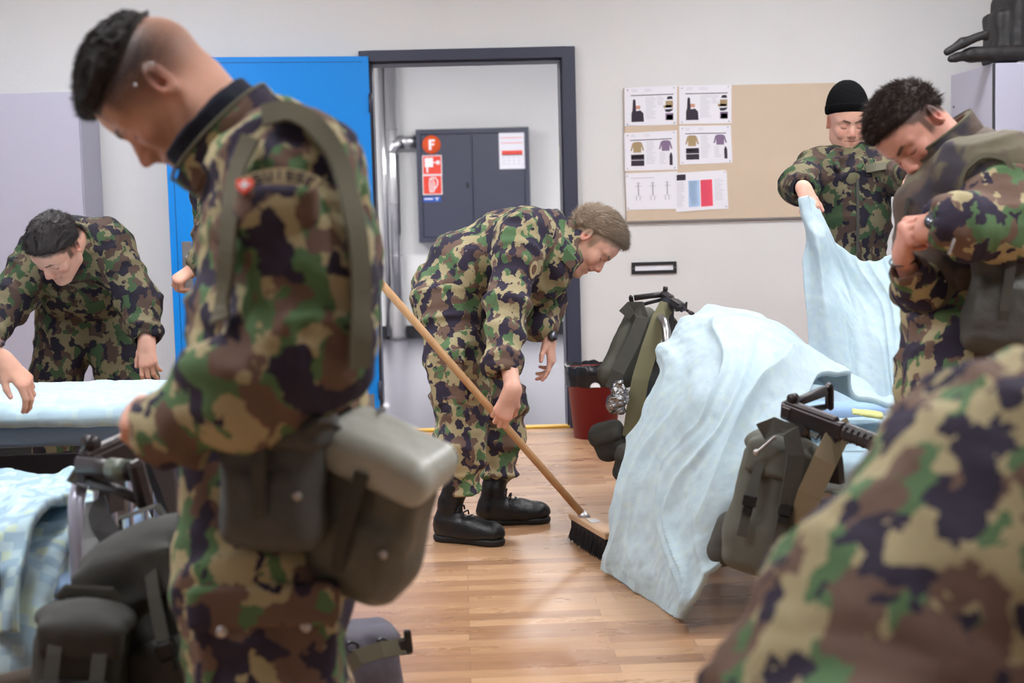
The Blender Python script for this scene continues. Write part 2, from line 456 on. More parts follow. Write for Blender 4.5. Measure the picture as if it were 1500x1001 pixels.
struct(boxo('wall_front', XL, XR, YB-.15, YB, 0, ZC, M_WALL)); struct(boxo('wall_corridor', XL, XR, YC, YC+.15, 0, ZC, M_WALL))
zb1 = ony(690, 474.5, YC-.012).z
struct(boxo('baseboard_corridor', XL, XR, YC-.012, YC, -.004, zb1, M_BLACK))
# door frame: head and two jambs, profile with a rebate step
fr = MB()
for (x0, x1) in ((DL-.045, DL+.012), (DR-.012, dxr)):
    fr.box(((x0+x1)/2, YW-.012, dzt/2), (x1-x0, .05, dzt), bev=.003)
fr.box(((DL+DR)/2, YW-.012, (DT+dzt)/2-.004), (DR-DL+.02, .048, dzt-DT+.01), bev=.003)
fr.box((DR-.012, YW+.1, DT/2), (.02, .2, DT)); fr.box((DL+.012, YW+.1, DT/2), (.02, .2, DT)); fr.box(((DL+DR)/2, YW+.1, DT-.01), (DR-DL, .2, .02))
struct(fr.build('trim_1', M_SLATE, origin=(dxr, YW, 0)))
m_ = NT('worn_yellow_paint'); o_ = m_.obj(); m_['Base Color'] = m_.mix(m_.ramp(m_.noise(o_, 26., 4., .7), [(.62, g4(0)), (.68, g4(1))]), srgb(216, 168, 48), srgb(90, 80, 60)); m_['Roughness'] = .5; M_YEL = m_.m
struct(boxo('trim_2', DL, DR, YW-.02, YW+.065, 0, .012, M_YEL, bev=.003))
# ---- blue door leaf standing open against the wall
hx = onw(547.5, 330, -.05).x; he = ony(247, 300, YW-.21)
hinge = np.array((hx, YW-.05, 0)); free = np.array((he.x, YW-.21, 0)); u = unit(free-hinge); LW = np.linalg.norm(free-hinge); nrm = np.array((u[1], -u[0], 0.))
if nrm[1] > 0: nrm = -nrm
dz1 = onw(535, 83, -.05).z
door = bpy.data.objects.new('door_1', None); link(door); door.location = hinge; struct(door)
RT = np.stack((u, -nrm, (0, 0, 1)), 1)
def onleaf(a, b, z): return hinge+u*a+nrm*b+np.array((0, 0, z))
mb = MB(); mb.box(onleaf(LW/2, .0, dz1/2+.005), (LW, .042, dz1-.01), RT, bev=.003); mb.build('door_leaf', M_BLUE, door)
mb = MB()
mb.box(onleaf(LW-.035, .0215, dz1/2), (.004, .002, dz1-.04), RT); mb.box(onleaf(LW/2, .0215, dz1-.03), (LW-.07, .002, .003), RT)
mb.build('groove', M_BLUEL, door)
mb = MB(); mb.box(onleaf(.14, .0225, .13), (.22, .002, .2), RT, bev=.0006)
for a in (.05, .23):
    for z in (.045, .215): mb.cyl(onleaf(a, .0225, z), onleaf(a, .0255, z), .004, n=8)
mb.build('kick_plate', M_GREYPL, door)
hz = ony(268, 372, YW-.2).z
mb = MB(); mb.box(onleaf(LW-.085, .024, hz-.06), (.052, .006, .25), RT, bev=.002); mb.cyl(onleaf(LW-.085, .02, hz-.02), onleaf(LW-.085, .07, hz-.02), .011)
mb.ring([onleaf(LW-.085, .065, hz-.02), onleaf(LW-.12, .068, hz-.02), onleaf(LW-.2, .066, hz-.02)], .010, 10); mb.cyl(onleaf(LW-.085, .024, hz-.13), onleaf(LW-.085, .032, hz-.13), .012)
mb.build('handle', M_STEEL, door)
for z in (.25, 1.05, dz1-.25):
    mb = MB(); mb.cyl(hinge+np.array((.006, -.028, z-.05)), hinge+np.array((.006, -.028, z+.05)), .009); mb.build('hinge', M_SLATE, door)
# ---- lockers
def locker(name, x0, x1, yf, yb, zt, label, doors):
    t = thing(name, label, 'locker', ((x0+x1)/2, (yf+yb)/2, 0))
    boxo('carcass', x0, x1, yf+.02, yb, .06, zt, M_LOCK, t, .002)
    boxo('plinth', x0+.02, x1-.02, yf+.05, yb-.02, 0, .06, M_LOCKD, t)
    w = (x1-x0)/doors
    for i in range(doors):
        d = boxo('door', x0+i*w+.004, x0+(i+1)*w-.004, yf, yf+.019, .07, zt-.004, M_LOCK, t, .002)
        mb = MB(); hx_ = x0+(i+.88 if i % 2 == 0 else i+.12)*w
        mb.cyl((hx_, yf-.001, 1.05), (hx_, yf-.02, 1.05), .012); mb.box((hx_, yf-.024, 1.035), (.014, .012, .06), bev=.003); mb.build('handle', M_STEEL, d)
    return t
zl = ony(60, 135, YW-.42).z; xl1 = ony(123, 300, YW-.42).x
lockL = locker('wardrobe_locker', XL+.05, xl1, YW-.42, YW-.01, zl, 'tall pale lavender locker standing at the left of the blue door', 2)
Yf = 7.15; P1 = ony(1457, 150, Yf); r2 = ray(1393, 150); Yb_ = min(P1.x*r2.y/r2.x, YW-.02); zl2 = ony(1457, 92, Yf).z
lockR = locker('wardrobe_locker', P1.x, P1.x+1.2, Yf, Yb_, zl2, 'tall pale lavender locker in the corner with black kit lying on top', 2)
for z in (zl2-.17, zl2-.25):
    mb = MB(); mb.cyl((P1.x-.001, Yb_-.05, z), (P1.x-.004, Yb_-.05, z), .006, n=8); mb.build('vent_hole', M_LOCKD, lockR)
boxo('gap_seal', P1.x-.001, P1.x+.006, Yf+.002, Yf+.03, .07, zl2-.002, M_LOCKD, lockR)
# ---- ceiling lamps of the room and the corridor
def emit(name, col, st):
    m = bpy.data.materials.new(name); m.use_nodes = True; b = m.node_tree.nodes['Principled BSDF']
    b.inputs['Base Color'].default_value = (1, 1, 1, 1); b.inputs['Emission Color'].default_value = col; b.inputs['Emission Strength'].default_value = st; return m
M_TUBE = emit('lamp_diffuser', (.965, .98, 1.0, 1), 15.); M_TUBE2 = emit('corridor_diffuser', (1.0, .985, .97, 1), 42.)
def lamp(x, y, mt, lab, L=1.5):
    t = thing('ceiling_light', lab, 'lamp', (x, y, ZC), 'ceiling lamps')
    mb = MB(); mb.box((x, y, ZC-.025), (L+.06, .36, .05), bev=.004); mb.build('housing', M_WHITE, t)
    mb = MB(); mb.box((x, y, ZC-.054), (L, .3, .012), bev=.004); mb.build('diffuser', mt, t)
for x in (-1.7, 1.9):
    for y in (2.2, 4.3, 6.2): lamp(x, y, M_TUBE, 'long white ceiling lamp of the room')
for x in (-2.4, 1.0): lamp(x, 11.0, M_TUBE2, 'long white ceiling lamp of the corridor', 1.8)
wd = bpy.data.worlds.new('world'); SC.world = wd; wd.use_nodes = True
wd.node_tree.nodes['Background'].inputs[0].default_value = (.8, .85, .95, 1); wd.node_tree.nodes['Background'].inputs[1].default_value = .3
# ---- corridor: pipe and hose cabinet
def onc(px, py, dy=0.): return v3(ony(px, py, YC+dy))
t = thing('insulated_pipe', 'shiny foil-clad pipe running down the corridor wall with a branch to the cabinet', 'pipe', onc(584, 490))
xp = (onc(571, 120, -.08)+onc(580, 440, -.08))/2
mb = MB(); x_ = xp[0]+.01; r_ = .062; yb_ = YC-.10
mb.cyl((x_, yb_, .03), (x_, yb_, ZC), r_, n=24)
mb.build('main_pipe', M_ALU, t)
mb = MB(); mb.cyl((x_-.085, YC-.05, .03), (x_-.085, YC-.05, ZC), .035, n=16); mb.build('side_pipe', M_ALU, t)
zbp = onc(600, 208, -.08)[2]; xe = onc(610, 208, -.1)[0]
mb = MB(); mb.ring([(x_, yb_, zbp), (xe+.05, yb_, zbp)], .062, 20); mb.ring([(x_, yb_, zbp-.11), (x_+.02, yb_, zbp-.03), (x_+.1, yb_, zbp)], .064, 20); mb.build('branch_pipe', M_ALU, t)
for z in (zbp+.12, zbp-.6, zbp-1.1, zbp+.9):
    mb = MB(); mb.cyl((x_, yb_, z-.006), (x_, yb_, z+.006), r_+.003, n=24); mb.build('pipe_collar', M_STEEL, t)
mb = MB(); mb.lathe((x_, yb_, -.003), [(0, 0), (.085, 0), (.085, .04), (.078, .3), (.066, .38)], 24)
mb.build('pipe_collar', M_STEEL, t)
# hose cabinet
c0, c1 = onc(609.5, 356, -.2), onc(776, 188, -.2); c0b = onc(614, 356, -.2)
x0, x1, z0, z1 = (onc(609, 200, -.2)[0]+c0b[0])/2, onc(776.5, 270, -.2)[0], c0[2], (onc(609, 190, -.2)[2]+onc(775, 186, -.2)[2])/2
cab = thing('hose_cabinet', 'dark slate fire hose cabinet with red safety signs on the corridor wall', 'cabinet', ((x0+x1)/2, YC-.1, z0))
yf = YC-.2; boxo('body', x0, x1, yf+.02, YC-.002, z0, z1, M_SLATE, cab, .004)
mb = MB(); fw = .045
for (a, b, c, d) in ((x0, x0+fw, z0, z1), (x1-fw, x1, z0, z1), (x0+fw, x1-fw, z1-fw, z1), (x0+fw, x1-fw, z0, z0+fw)): mb.box(((a+b)/2, yf+.008, (c+d)/2), (b-a, .03, d-c))
mb.build('frame', M_SLATE, cab)
xm = onc(692.5, 270, -.2)[0]
for i, (a, b) in enumerate(((x0+fw+.006, xm-.004), (xm+.004, x1-fw-.006))):
    d = boxo('door', a, b, yf, yf+.019, z0+fw+.006, z1-fw-.006, M_SLATE, cab, .002)
    if i == 0:
        q = onc(685, 271, -.2); mb = MB(); mb.ell((q[0], yf-.002, q[2]), (.012, .008, .032)); mb.build('latch', M_BLACK, d)
M_RED = mat_plain('sign_red', (226, 66, 46), .4); M_OR = mat_plain('sign_orange_red', (234, 92, 44), .4); M_BLU = mat_plain('label_blue', (30, 84, 178), .4)
def rectw(mb, x0, x1, z0, z1, y, m=0, t=.001): mb.box(((x0+x1)/2, y, (z0+z1)/2), (x1-x0, t, z1-z0), m=m)
ys = yf-.001
qc = onc(632, 212, -.2); rs = 13.4/2150*(YC-.2)
mb = MB(); mb.cyl((qc[0], ys, qc[2]), (qc[0], ys-.001, qc[2]), rs, n=40)
sx, sz = rs*.9, rs*.9
for (a, b, c, d) in ((-.32, -.02, -.62, .62), (-.019, .42, .36, .62), (-.019, .32, -.1, .14)): rectw(mb, qc[0]+a*sx, qc[0]+b*sx, qc[2]+c*sz, qc[2]+d*sz, ys-.0028, 1)
mb.build('round_sign', [M_OR, M_WHITE], cab)
h = 14.2/2150*(YC-.2)
qc = onc(633, 242, -.2)
mb = MB(); rectw(mb, qc[0]-h, qc[0]+h, qc[2]-h, qc[2]+h, ys, 1); rectw(mb, qc[0]-h*.92, qc[0]+h*.92, qc[2]-h*.92, qc[2]+h*.92, ys-.001, 0)
rectw(mb, qc[0]-h*.75, qc[0]+h*.1, qc[2]-h*.199, qc[2]+h*.75, ys-.002, 1); rectw(mb, qc[0]-h*.6, qc[0]-h*.42, qc[2]-h*.75, qc[2]-h*.2, ys-.002, 1)
rectw(mb, qc[0]+h*.1, qc[0]+h*.5, qc[2]+h*.2, qc[2]+h*.3, ys-.002, 1); mb.cyl((qc[0]+h*.6, ys-.0015, qc[2]+h*.25), (qc[0]+h*.6, ys-.0035, qc[2]+h*.25), h*.22, n=20, m=1)
mb.build('hose_reel_sign', [M_RED, M_WHITE], cab)
qc = onc(633.5, 271, -.2)
mb = MB(); rectw(mb, qc[0]-h, qc[0]+h, qc[2]-h, qc[2]+h, ys, 1); rectw(mb, qc[0]-h*.92, qc[0]+h*.92, qc[2]-h*.92, qc[2]+h*.92, ys-.001, 0)
P_ = lambda a, b: (qc[0]+a*h, ys-.002, qc[2]+b*h)
mb.ring([P_(-.25, -.7), P_(-.3, .2), P_(-.2, .5), P_(.05, .55), P_(.2, .2), P_(.15, -.7), P_(-.25, -.7)], .006, 6, 1); mb.ring([P_(-.3, .55), P_(-.1, .72), P_(.3, .72), P_(.55, .4), P_(.5, 0), P_(.25, -.4)], .007, 6, 1)
mb.ring([P_(-.05, -.65), P_(-.05, .3)], .007, 6, 1); mb.build('extinguisher_sign', [M_RED, M_WHITE], cab)
qc = onc(633, 292, -.2); mb = MB(); rectw(mb, qc[0]-h*.9, qc[0]+h*.9, qc[2]-h*.26, qc[2]+h*.26, ys)
rectw(mb, qc[0]-h*.8, qc[0]+h*.1, qc[2]-h*.02, qc[2]+h*.1, ys-.001, 1); rectw(mb, qc[0]+h*.3, qc[0]+h*.7, qc[2]+h*.06, qc[2]+h*.14, ys-.001, 1); rectw(mb, qc[0]+h*.45, qc[0]+h*.55, qc[2]-h*.16, qc[2]+h*.06, ys-.001, 1)
mb.build('blue_label', [M_BLU, M_WHITE], cab)
a0, a1 = onc(730.5, 195, -.2), onc(769, 247, -.2)
M_PAPER = mat_plain('paper', (232, 231, 240), .8); M_INK = mat_plain('grey_ink', (150, 148, 158), .8); M_DINK = mat_plain('dark_ink', (52, 44, 58), .8)
mb = MB(); rectw(mb, a0[0], a1[0], a1[2], a0[2], ys); W_, H_ = a1[0]-a0[0], a0[2]-a1[2]
pr = lambda u0, u1, v0, v1, m, t=.0012: rectw(mb, a0[0]+u0*W_, a0[0]+u1*W_, a0[2]-v1*H_, a0[2]-v0*H_, ys-.001, m, t)
pr(.08, .92, .13, .145, 1); pr(.08, .92, .275, .29, 1); pr(.1, .92, .49, .6, 1); pr(.1, .92, .6, .625, 2)
for i in range(4):
    for j in range(3): pr(.12+i*.2, .22+i*.2, .68+j*.09, .69+j*.09, 3)
mb.build('notice', [M_PAPER, M_RED, M_DINK, M_INK], cab)
o = boxo('sticky_note', onw(819.5, 225, .13).x, DR-.0235, YW+.13, YW+.134, onw(825, 236, .13).z, onw(825, 214, .13).z, mat_plain('pale_yellow_paper', (214, 218, 150), .8)); tag(o, 'small pale yellow slip of paper at the edge of the doorway', 'note')
# ---- pinboard with papers
M_CORK = mat_plain('pinboard_linen', (208, 189, 168), .9, var=.05, bump=(260., .001))
bx0, bx1 = onw(915, 225).x, onw(1222.5, 150).x; bz1 = (onw(914, 128).z+onw(1222, 122).z)/2; bz0 = (onw(917, 325).z+onw(1170, 318).z)/2
pin = thing('pinboard', 'wide beige pinboard hanging on the white wall behind the men', 'board', ((bx0+bx1)/2, YW, bz0))
boxo('panel', bx0, bx1, YW-.022, YW-.001, bz0, bz1, M_CORK, pin, .003)
mb = MB(); rectw(mb, bx0, bx1, bz0-.006, bz0, YW-.012, t=.024); mb.build('edge', M_GREYPL, pin)
M_TXT = mat_plain('pale_print', (196, 196, 206), .85); M_TAN = mat_plain('khaki_print', (170, 148, 112), .85); M_PUR = mat_plain('mauve_print', (132, 112, 142), .85)
M_PB = mat_plain('pale_blue_print', (176, 204, 240), .85); M_PR = mat_plain('pink_red_print', (236, 84, 108), .85); M_SKINP = mat_plain('photo_print', (204, 150, 130), .85)
PM = [M_PAPER, M_TXT, M_DINK, M_TAN, M_PUR, M_PB, M_PR, M_SKINP, M_INK]
def paper(corners, label, items, pins, yo):
    """corners in photo pixels TL TR BR BL; items = (u0,u1,v0,v1,mat) on the sheet"""
    C = [v3(onw(px, py, -yo)) for px, py in corners]
    def P(u, v, e=0): q = (C[0]*(1-u)+C[1]*u)*(1-v)+(C[3]*(1-u)+C[2]*u)*v; return q+np.array((0, -e, 0))
    org = P(.5, .5); mb = MB(); t = .0008
    V = [P(0, 0), P(1, 0), P(1, 1), P(0, 1), P(0, 0, t), P(1, 0, t), P(1, 1, t), P(0, 1, t)]
    mb.add(V, [(0, 3, 2, 1), (4, 5, 6, 7), (0, 1, 5, 4), (1, 2, 6, 5), (2, 3, 7, 6), (3, 0, 4, 7)])
    for it in items:
        if len(it) == 5:
            u0, u1, v0, v1, m = it; e = t+.0004; mb.add([P(u0, v0, e), P(u1, v0, e), P(u1, v1, e), P(u0, v1, e)], [(0, 1, 2, 3)], m)
        else:
            pts, m = it; e = t+.0006; mb.add([P(a, b, e) for a, b in pts], [list(range(len(pts)))], m)
    o = mb.build('paper_sheet', PM, origin=org); tag(o, label, 'paper', 'papers on the pinboard')
    for u_, v_ in pins:
        mb = MB(); mb.ell(P(u_, v_, .003), (.0045, .003, .0045), n=8); mb.build('pin', M_STEEL, o)
def lines(u0, u1, v0, v1, n, m=1, w=.5, seed=0):
    r = random.Random(seed); h = (v1-v0)/n; return [(u0, u0+(u1-u0)*(r.uniform(.6, 1)), v0+i*h, v0+i*h+h*w*.6, m) for i in range(n)]
def jacket(u, v, w, h, m): return [([(u+w*.32, v), (u+w*.68, v), (u+w*.85, v+h*.12), (u+w, v+h*.8), (u+w*.9, v+h*.85), (u+w*.8, v+h*.45), (u+w*.78, v+h), (u+w*.22, v+h), (u+w*.2, v+h*.45), (u+w*.1, v+h*.85), (u, v+h*.8), (u+w*.15, v+h*.12)], m)]
def wear(s): return lines(.14, .26, .06, .14, 2, 1, seed=s)+lines(.38, .55, .06, .14, 2, 1, seed=s)+[(.12, .93, .205, .225, 2)]+[([(.16, .34), (.18, .3), (.21, .34), (.22, .62), (.3, .6), (.36, .68), (.37, .9), (.13, .9), (.13, .68), (.15, .6)], 2), (.21, .3, .48, .57, 7), (.17, .21, .44, .46, 0)]+lines(.4, .62, .27, .85, 16, 1, seed=s)+lines(.62, .76, .27, .5, 6, 1, seed=s)+[([(.8, .34), (.82, .27), (.9, .26), (.92, .34)], 2), (.78, .92, .38, .56, 3), (.74, .9, .49, .56, 3), ([(.76, .6), (.93, .59), (.9, .64), (.86, .67), (.79, .67)], 2), (.78, .93, .7, .88, 4), (.8, .92, .74, .88, 2)]
def coats(s): return lines(.12, .24, .06, .14, 2, 1, seed=s)+lines(.36, .52, .06, .14, 2, 1, seed=s)+[(.11, .9, .195, .215, 2)]+jacket(.11, .25, .26, .28, 3)+[(.12, .37, .58, .72, 2), (.12, .37, .735, .88, 2), (.14, .36, .63, .66, 4)]+lines(.41, .6, .26, .86, 15, 1, seed=s)+jacket(.65, .24, .26, .27, 4)+lines(.66, .8, .55, .86, 8, 1, seed=s)+[([(.85, .88), (.85, .64), (.87, .56), (.89, .56), (.91, .64), (.91, .88)], 2), (.86, .9, .64, .67, 7)]
pn = [(.06, .07), (.94, .05), (.95, .95), (.05, .95)]
paper([(914.5, 128.5), (992, 125.5), (991.5, 182.5), (915, 185)], 'white sheet with a soldier photo, top left on the pinboard', wear(1), pn, .0235)
paper([(994.5, 125.5), (1071.5, 124), (1071.5, 180.5), (995, 182)], 'white sheet with a soldier photo, right one of the top two on the pinboard', wear(2), pn, .0235)
paper([(914.5, 195), (991.5, 191), (992.5, 248.5), (915.5, 250.5)], 'white sheet with jacket pictures, at the left of the middle row of the pinboard', coats(3), pn, .0235)
paper([(995, 184.5), (1070.5, 183.5), (1073, 238.5), (996, 241.5)], 'white sheet with jacket pictures, hanging right of its twin on the pinboard', coats(4), pn, .0235)
fig = []
for u_ in (.24, .52, .8): fig += [(u_-.01, u_+.01, .3, .62, 8), (u_-.06, u_+.06, .36, .37, 8), (u_-.03, u_+.03, .26, .3, 1), (u_-.05, u_-.03, .62, .75, 1), (u_+.02, u_+.04, .62, .75, 1), (u_-.09, u_+.09, .64, .645, 1)]
paper([(916, 254), (992, 251), (993, 306), (918, 308)], 'white sheet with faint line drawings at the bottom left of the pinboard', [(.1, .55, .14, .15, 8)]+fig, [(.03, .08), (.03, .95)], .0235)
paper([(990, 253.5), (1064.5, 251.5), (1067, 306), (991, 309.5)], 'white sheet lying under the colour table at the bottom of the pinboard', [], [], .0232)
paper([(989.5, 253.5), (1063, 249), (1066, 305), (990, 311)], 'white sheet with a pale blue and a pink-red column at the pinboard bottom', [(.02, .2, .05, .2, 2)]+lines(.02, .18, .25, .9, 14, 1, seed=5)+[(.25, .47, .22, .9, 5), (.49, .72, .22, .91, 6)]+lines(.27, .45, .26, .88, 14, 1, seed=6)+lines(.51, .7, .26, .88, 14, 4, .2, seed=7)+lines(.76, .95, .22, .8, 12, 1, seed=8), [(.97, .06), (.97, .95)], .025)
# ---- small card holder on the wall
h0, h1 = onw(925.5, 402, -.01), onw(991, 383, -.01)
t = thing('card_holder', 'small black frame holding a blank white card below the pinboard', 'holder', ((h0.x+h1.x)/2, YW, h0.z))
mb = MB(); a, b, c, d = h0.x, h1.x, (h0.z+onw(991, 400, -.01).z)/2, h1.z
for (q, r_, s_, t_) in ((a, b, c, c+.018), (a, b, d-.018, d), (a, a+.018, c+.018, d-.018), (b-.018, b, c+.018, d-.018)): mb.box(((q+r_)/2, YW-.006, (s_+t_)/2), (r_-q, .011, t_-s_))
mb.build('frame', M_BLACK, t); mb = MB(); rectw(mb, a+.016, b-.016, c+.016, d-.016, YW-.003, t=.004); mb.build('card', M_PAPER, t)
for q in (a+.009, b-.009):
    mb = MB(); mb.ell((q, YW-.013, (c+d)/2), (.003, .002, .003), n=8); mb.build('screw', M_STEEL, t)
# ================================================================== BODIES
def sstep(a, b, x): t = np.clip((x-a)/(b-a), 0, 1); return t*t*(3-2*t)
def mat_skin(name, base=(226, 174, 154), hair=(60, 44, 40), flush=(206, 112, 100), stub=.5):
    m = NT(name); A = lambda n: m.n('ShaderNodeAttribute', attribute_name=n).outputs['Fac']; o = m.obj()
    c = m.mix(m.noise(o, 60., 3.), srgb(*[min(255, int(x*1.03)) for x in base]), srgb(*[int(x*.95) for x in base]))
    c = m.mix(m.math('MULTIPLY', A('flush'), .6), c, srgb(*flush)); c = m.mix(m.math('MULTIPLY', A('lip'), .75), c, srgb(176, 92, 88))
    c = m.mix(m.math('MULTIPLY', A('nail'), .45), c, srgb(238, 200, 190))
    hn = m.noise(o, 500., 2., .7); hn = m.math('MULTIPLY', A('scalp'), m.math('ADD', m.math('MULTIPLY', hn, .9), .6))
    c = m.mix(m.math('MINIMUM', hn, 1.), c, srgb(*hair)); c = m.mix(A('brow'), c, srgb(*[int(x*.7) for x in hair]))
    m['Base Color'] = c; m['Roughness'] = .5; m['Specular IOR Level'] = .4
    m['Subsurface Weight'] = .12; m['Subsurface Radius'] = (.012, .005, .003); m['Subsurface Scale'] = .6
    m.bump(m.noise(o, 300., 3., .6), .0005, .6); return m.m
def head_frame(c, fwd, up):
    f = unit(v3(fwd)); u = v3(up); u = unit(u-f*u.dot(f)); l = np.cross(u, f); return v3(c), np.stack((f, l, u), 1)
def seg_d(P, a, b):
    a, b = np.array(a, float), np.array(b, float); ba = b-a; h = np.clip(((P-a) @ ba)/(ba @ ba), 0, 1); return np.linalg.norm(P-a-h[:, None]*ba, axis=1)
def make_head(c, fwd, up, neck, vox=.003, sc=1., smile=0., nose=1., jaw=1., mouth_open=0., neck_r=.056, ear=1., chin=0., hl=(.66, .018)):
    O, B = head_frame(c, fwd, up); T = lambda x, y, z: O+B @ (np.array((x, y, z))*sc); S = SDF(vox, .012)
    rot = lambda ax, a: B @ np.array(Matrix.Rotation(a, 3, ax))
    S.ell(T(-.002, 0, .038), np.array((.098, .075, .084))*sc, B, .01)
    S.ell(T(.034, 0, .042), np.array((.060, .060, .054))*sc, B, .03)
    S.ell(T(.036, 0, -.024), np.array((.052, .056, .066))*sc, B, .03)
    for y in (-1, 1):
        S.cone(T(-.004, y*.051*jaw, -.035), T(.005, y*.050*jaw, -.062), .017*sc, .016*sc, .03)
        S.cone(T(.005, y*.050*jaw, -.062), T(.068, y*.020, -.100-chin), .016*sc, .016*sc, .026)
    S.ell(T(.036, 0, -.066), np.array((.048, .040, .028))*sc, B, .03)
    S.ell(T(.082, 0, -.099-chin), np.array((.018, .022, .016))*sc, B, .016)
    S.ell(T(.076, 0, -.060), np.array((.021, .030, .028))*sc, B, .018)
    for y in (-1, 1):
        S.cone(T(.092, y*.012, .025), T(.074, y*.047, .025), .0085*sc, .009*sc, .014)
        S.ell(T(.066, y*.042, -.020), np.array((.020, .018, .018))*sc, B, .022)
        S.ell(T(.102, y*.031, .005), np.array((.017, .017, .0125))*sc, B, .014, 's')
        S.ell(T(.076, y*.031, .004), .0148*sc, B, .004)
    S.cone(T(.086, 0, .018), T(.1065*nose**.3, 0, -.020), .0080*sc, .0090*sc, .010)
    S.ell(T(.096, 0, -.020), np.array((.016, .0135, .020))*sc, B, .010); S.ell(T(.094, 0, -.040), np.array((.012, .012, .012))*sc, B, .012)
    S.ell(T(.1110*nose**.3, 0, -.0270), np.array((.0112, .0100, .0098))*sc, B, .008)
    for y in (-1, 1):
        S.ell(T(.103, y*.0125, -.0325), np.array((.0105, .0065, .0075))*sc, B, .007)
        S.ell(T(.107, y*.0062, -.0385), .0030*sc, B, .002, 's')
    mw = .024+.006*smile; up_ = .004*smile
    for y in (-1, 1):
        S.cone(T(.0955, 0, -.0535), T(.083, y*mw, -.0575+up_), .0045*sc, .0022*sc, .006)
        S.cone(T(.0945, 0, -.0645-mouth_open), T(.083, y*mw, -.0595+up_), .0055*sc, .0022*sc, .006)
        S.cone(T(.101, 0, -.0585-mouth_open*.5), T(.088, y*mw*1.02, -.0585+up_), (.0018+mouth_open*.4)*sc, .0012*sc, .003, 's')
        if smile: S.ell(T(.070, y*.040, -.034), np.array((.017, .015, .015))*sc, B, .014)
        # ears
        E = B @ np.array(Matrix.Rotation(y*R(22), 3, 'Z')) @ np.array(Matrix.Rotation(R(-10), 3, 'Y'))
        S.ell(T(-.014, y*.079*1., .002), np.array((.0175, .0062, .031))*sc*ear, E, .006)
        S.ell(T(-.012, y*.0725, -.002), np.array((.014, .008, .022))*sc*ear, E, .006)
        S.ell(T(-.009, y*.0865, .004), np.array((.0095, .0055, .018))*sc*ear, E, .004, 's')
        S.ell(T(-.010, y*.081, -.006), np.array((.006, .007, .008))*sc*ear, E, .003, 's')
    nb = v3(neck); S.cone(T(-.022, 0, -.030), nb, neck_r*sc, neck_r*1.08*sc, .022)
    S.cone(T(.018, 0, -.075), nb+B[:, 0]*.01, .034*sc, .045*sc, .03)
    V, F = S.mesh(smooth=1); L = ((V-O) @ B)/sc
    at = {}
    d = np.minimum(seg_d(L, (.0965, 0, -.0535), (.085, .024, -.057)), seg_d(L, (.0965, 0, -.0535), (.085, -.024, -.057)))
    d2 = np.minimum(seg_d(L, (.0955, 0, -.065), (.085, .022, -.060)), seg_d(L, (.0955, 0, -.065), (.085, -.022, -.060)))
    at['lip'] = 1-sstep(.0045, .0075, np.minimum(d, d2))
    fl = np.exp(-(np.linalg.norm(L-(.114, 0, -.03), axis=1)/.016)**2)
    for y in (-1, 1):
        fl = fl+.6*np.exp(-(np.linalg.norm(L-(.078, y*.042, -.022), axis=1)/.022)**2)+.9*np.exp(-(np.linalg.norm(L-(-.012, y*.084, .002), axis=1)/.024)**2)+.35*np.exp(-(np.linalg.norm(L-(.09, y*.03, .006), axis=1)/.012)**2)
    at['flush'] = np.clip(fl, 0, 1)
    br = np.full(len(L), 9.)
    for y in (-1, 1):
        br = np.minimum(br, np.minimum(seg_d(L, (.104, y*.013, .022), (.094, y*.034, .029))-.0035, seg_d(L, (.094, y*.034, .029), (.078, y*.050, .023))-.002))
    lash = np.full(len(L), 9.)
    for y in (-1, 1): lash = np.minimum(lash, seg_d(L, (.0885, y*.022, -.003), (.0895, y*.033, -.0055))); 
    for y in (-1, 1): lash = np.minimum(lash, seg_d(L, (.0895, y*.033, -.0055), (.082, y*.044, -.002)))
    at['brow'] = np.maximum((1-sstep(.0, .003, br))*.8, (1-sstep(.0012, .0032, lash))*.85)
    at['nail'] = np.zeros(len(L)); hz_ = L[:, 2]-hl[1]-hl[0]*L[:, 0]+vn(L*70, 3)*.006; side_ = np.abs(L[:, 1]) > .045
    at['scalp'] = sstep(-.020, .004, hz_)*(L[:, 0] < .10)*.85; at['scalp'] = np.maximum(at['scalp'], np.where(side_, (1-sstep(.006, .016, np.abs(L[:, 0]-.022)))*sstep(-.030, -.008, L[:, 2])*.8*(L[:, 2] < .05)*(hl[1] < .2), 0))
    return V, F, at, L, (O, B, sc)
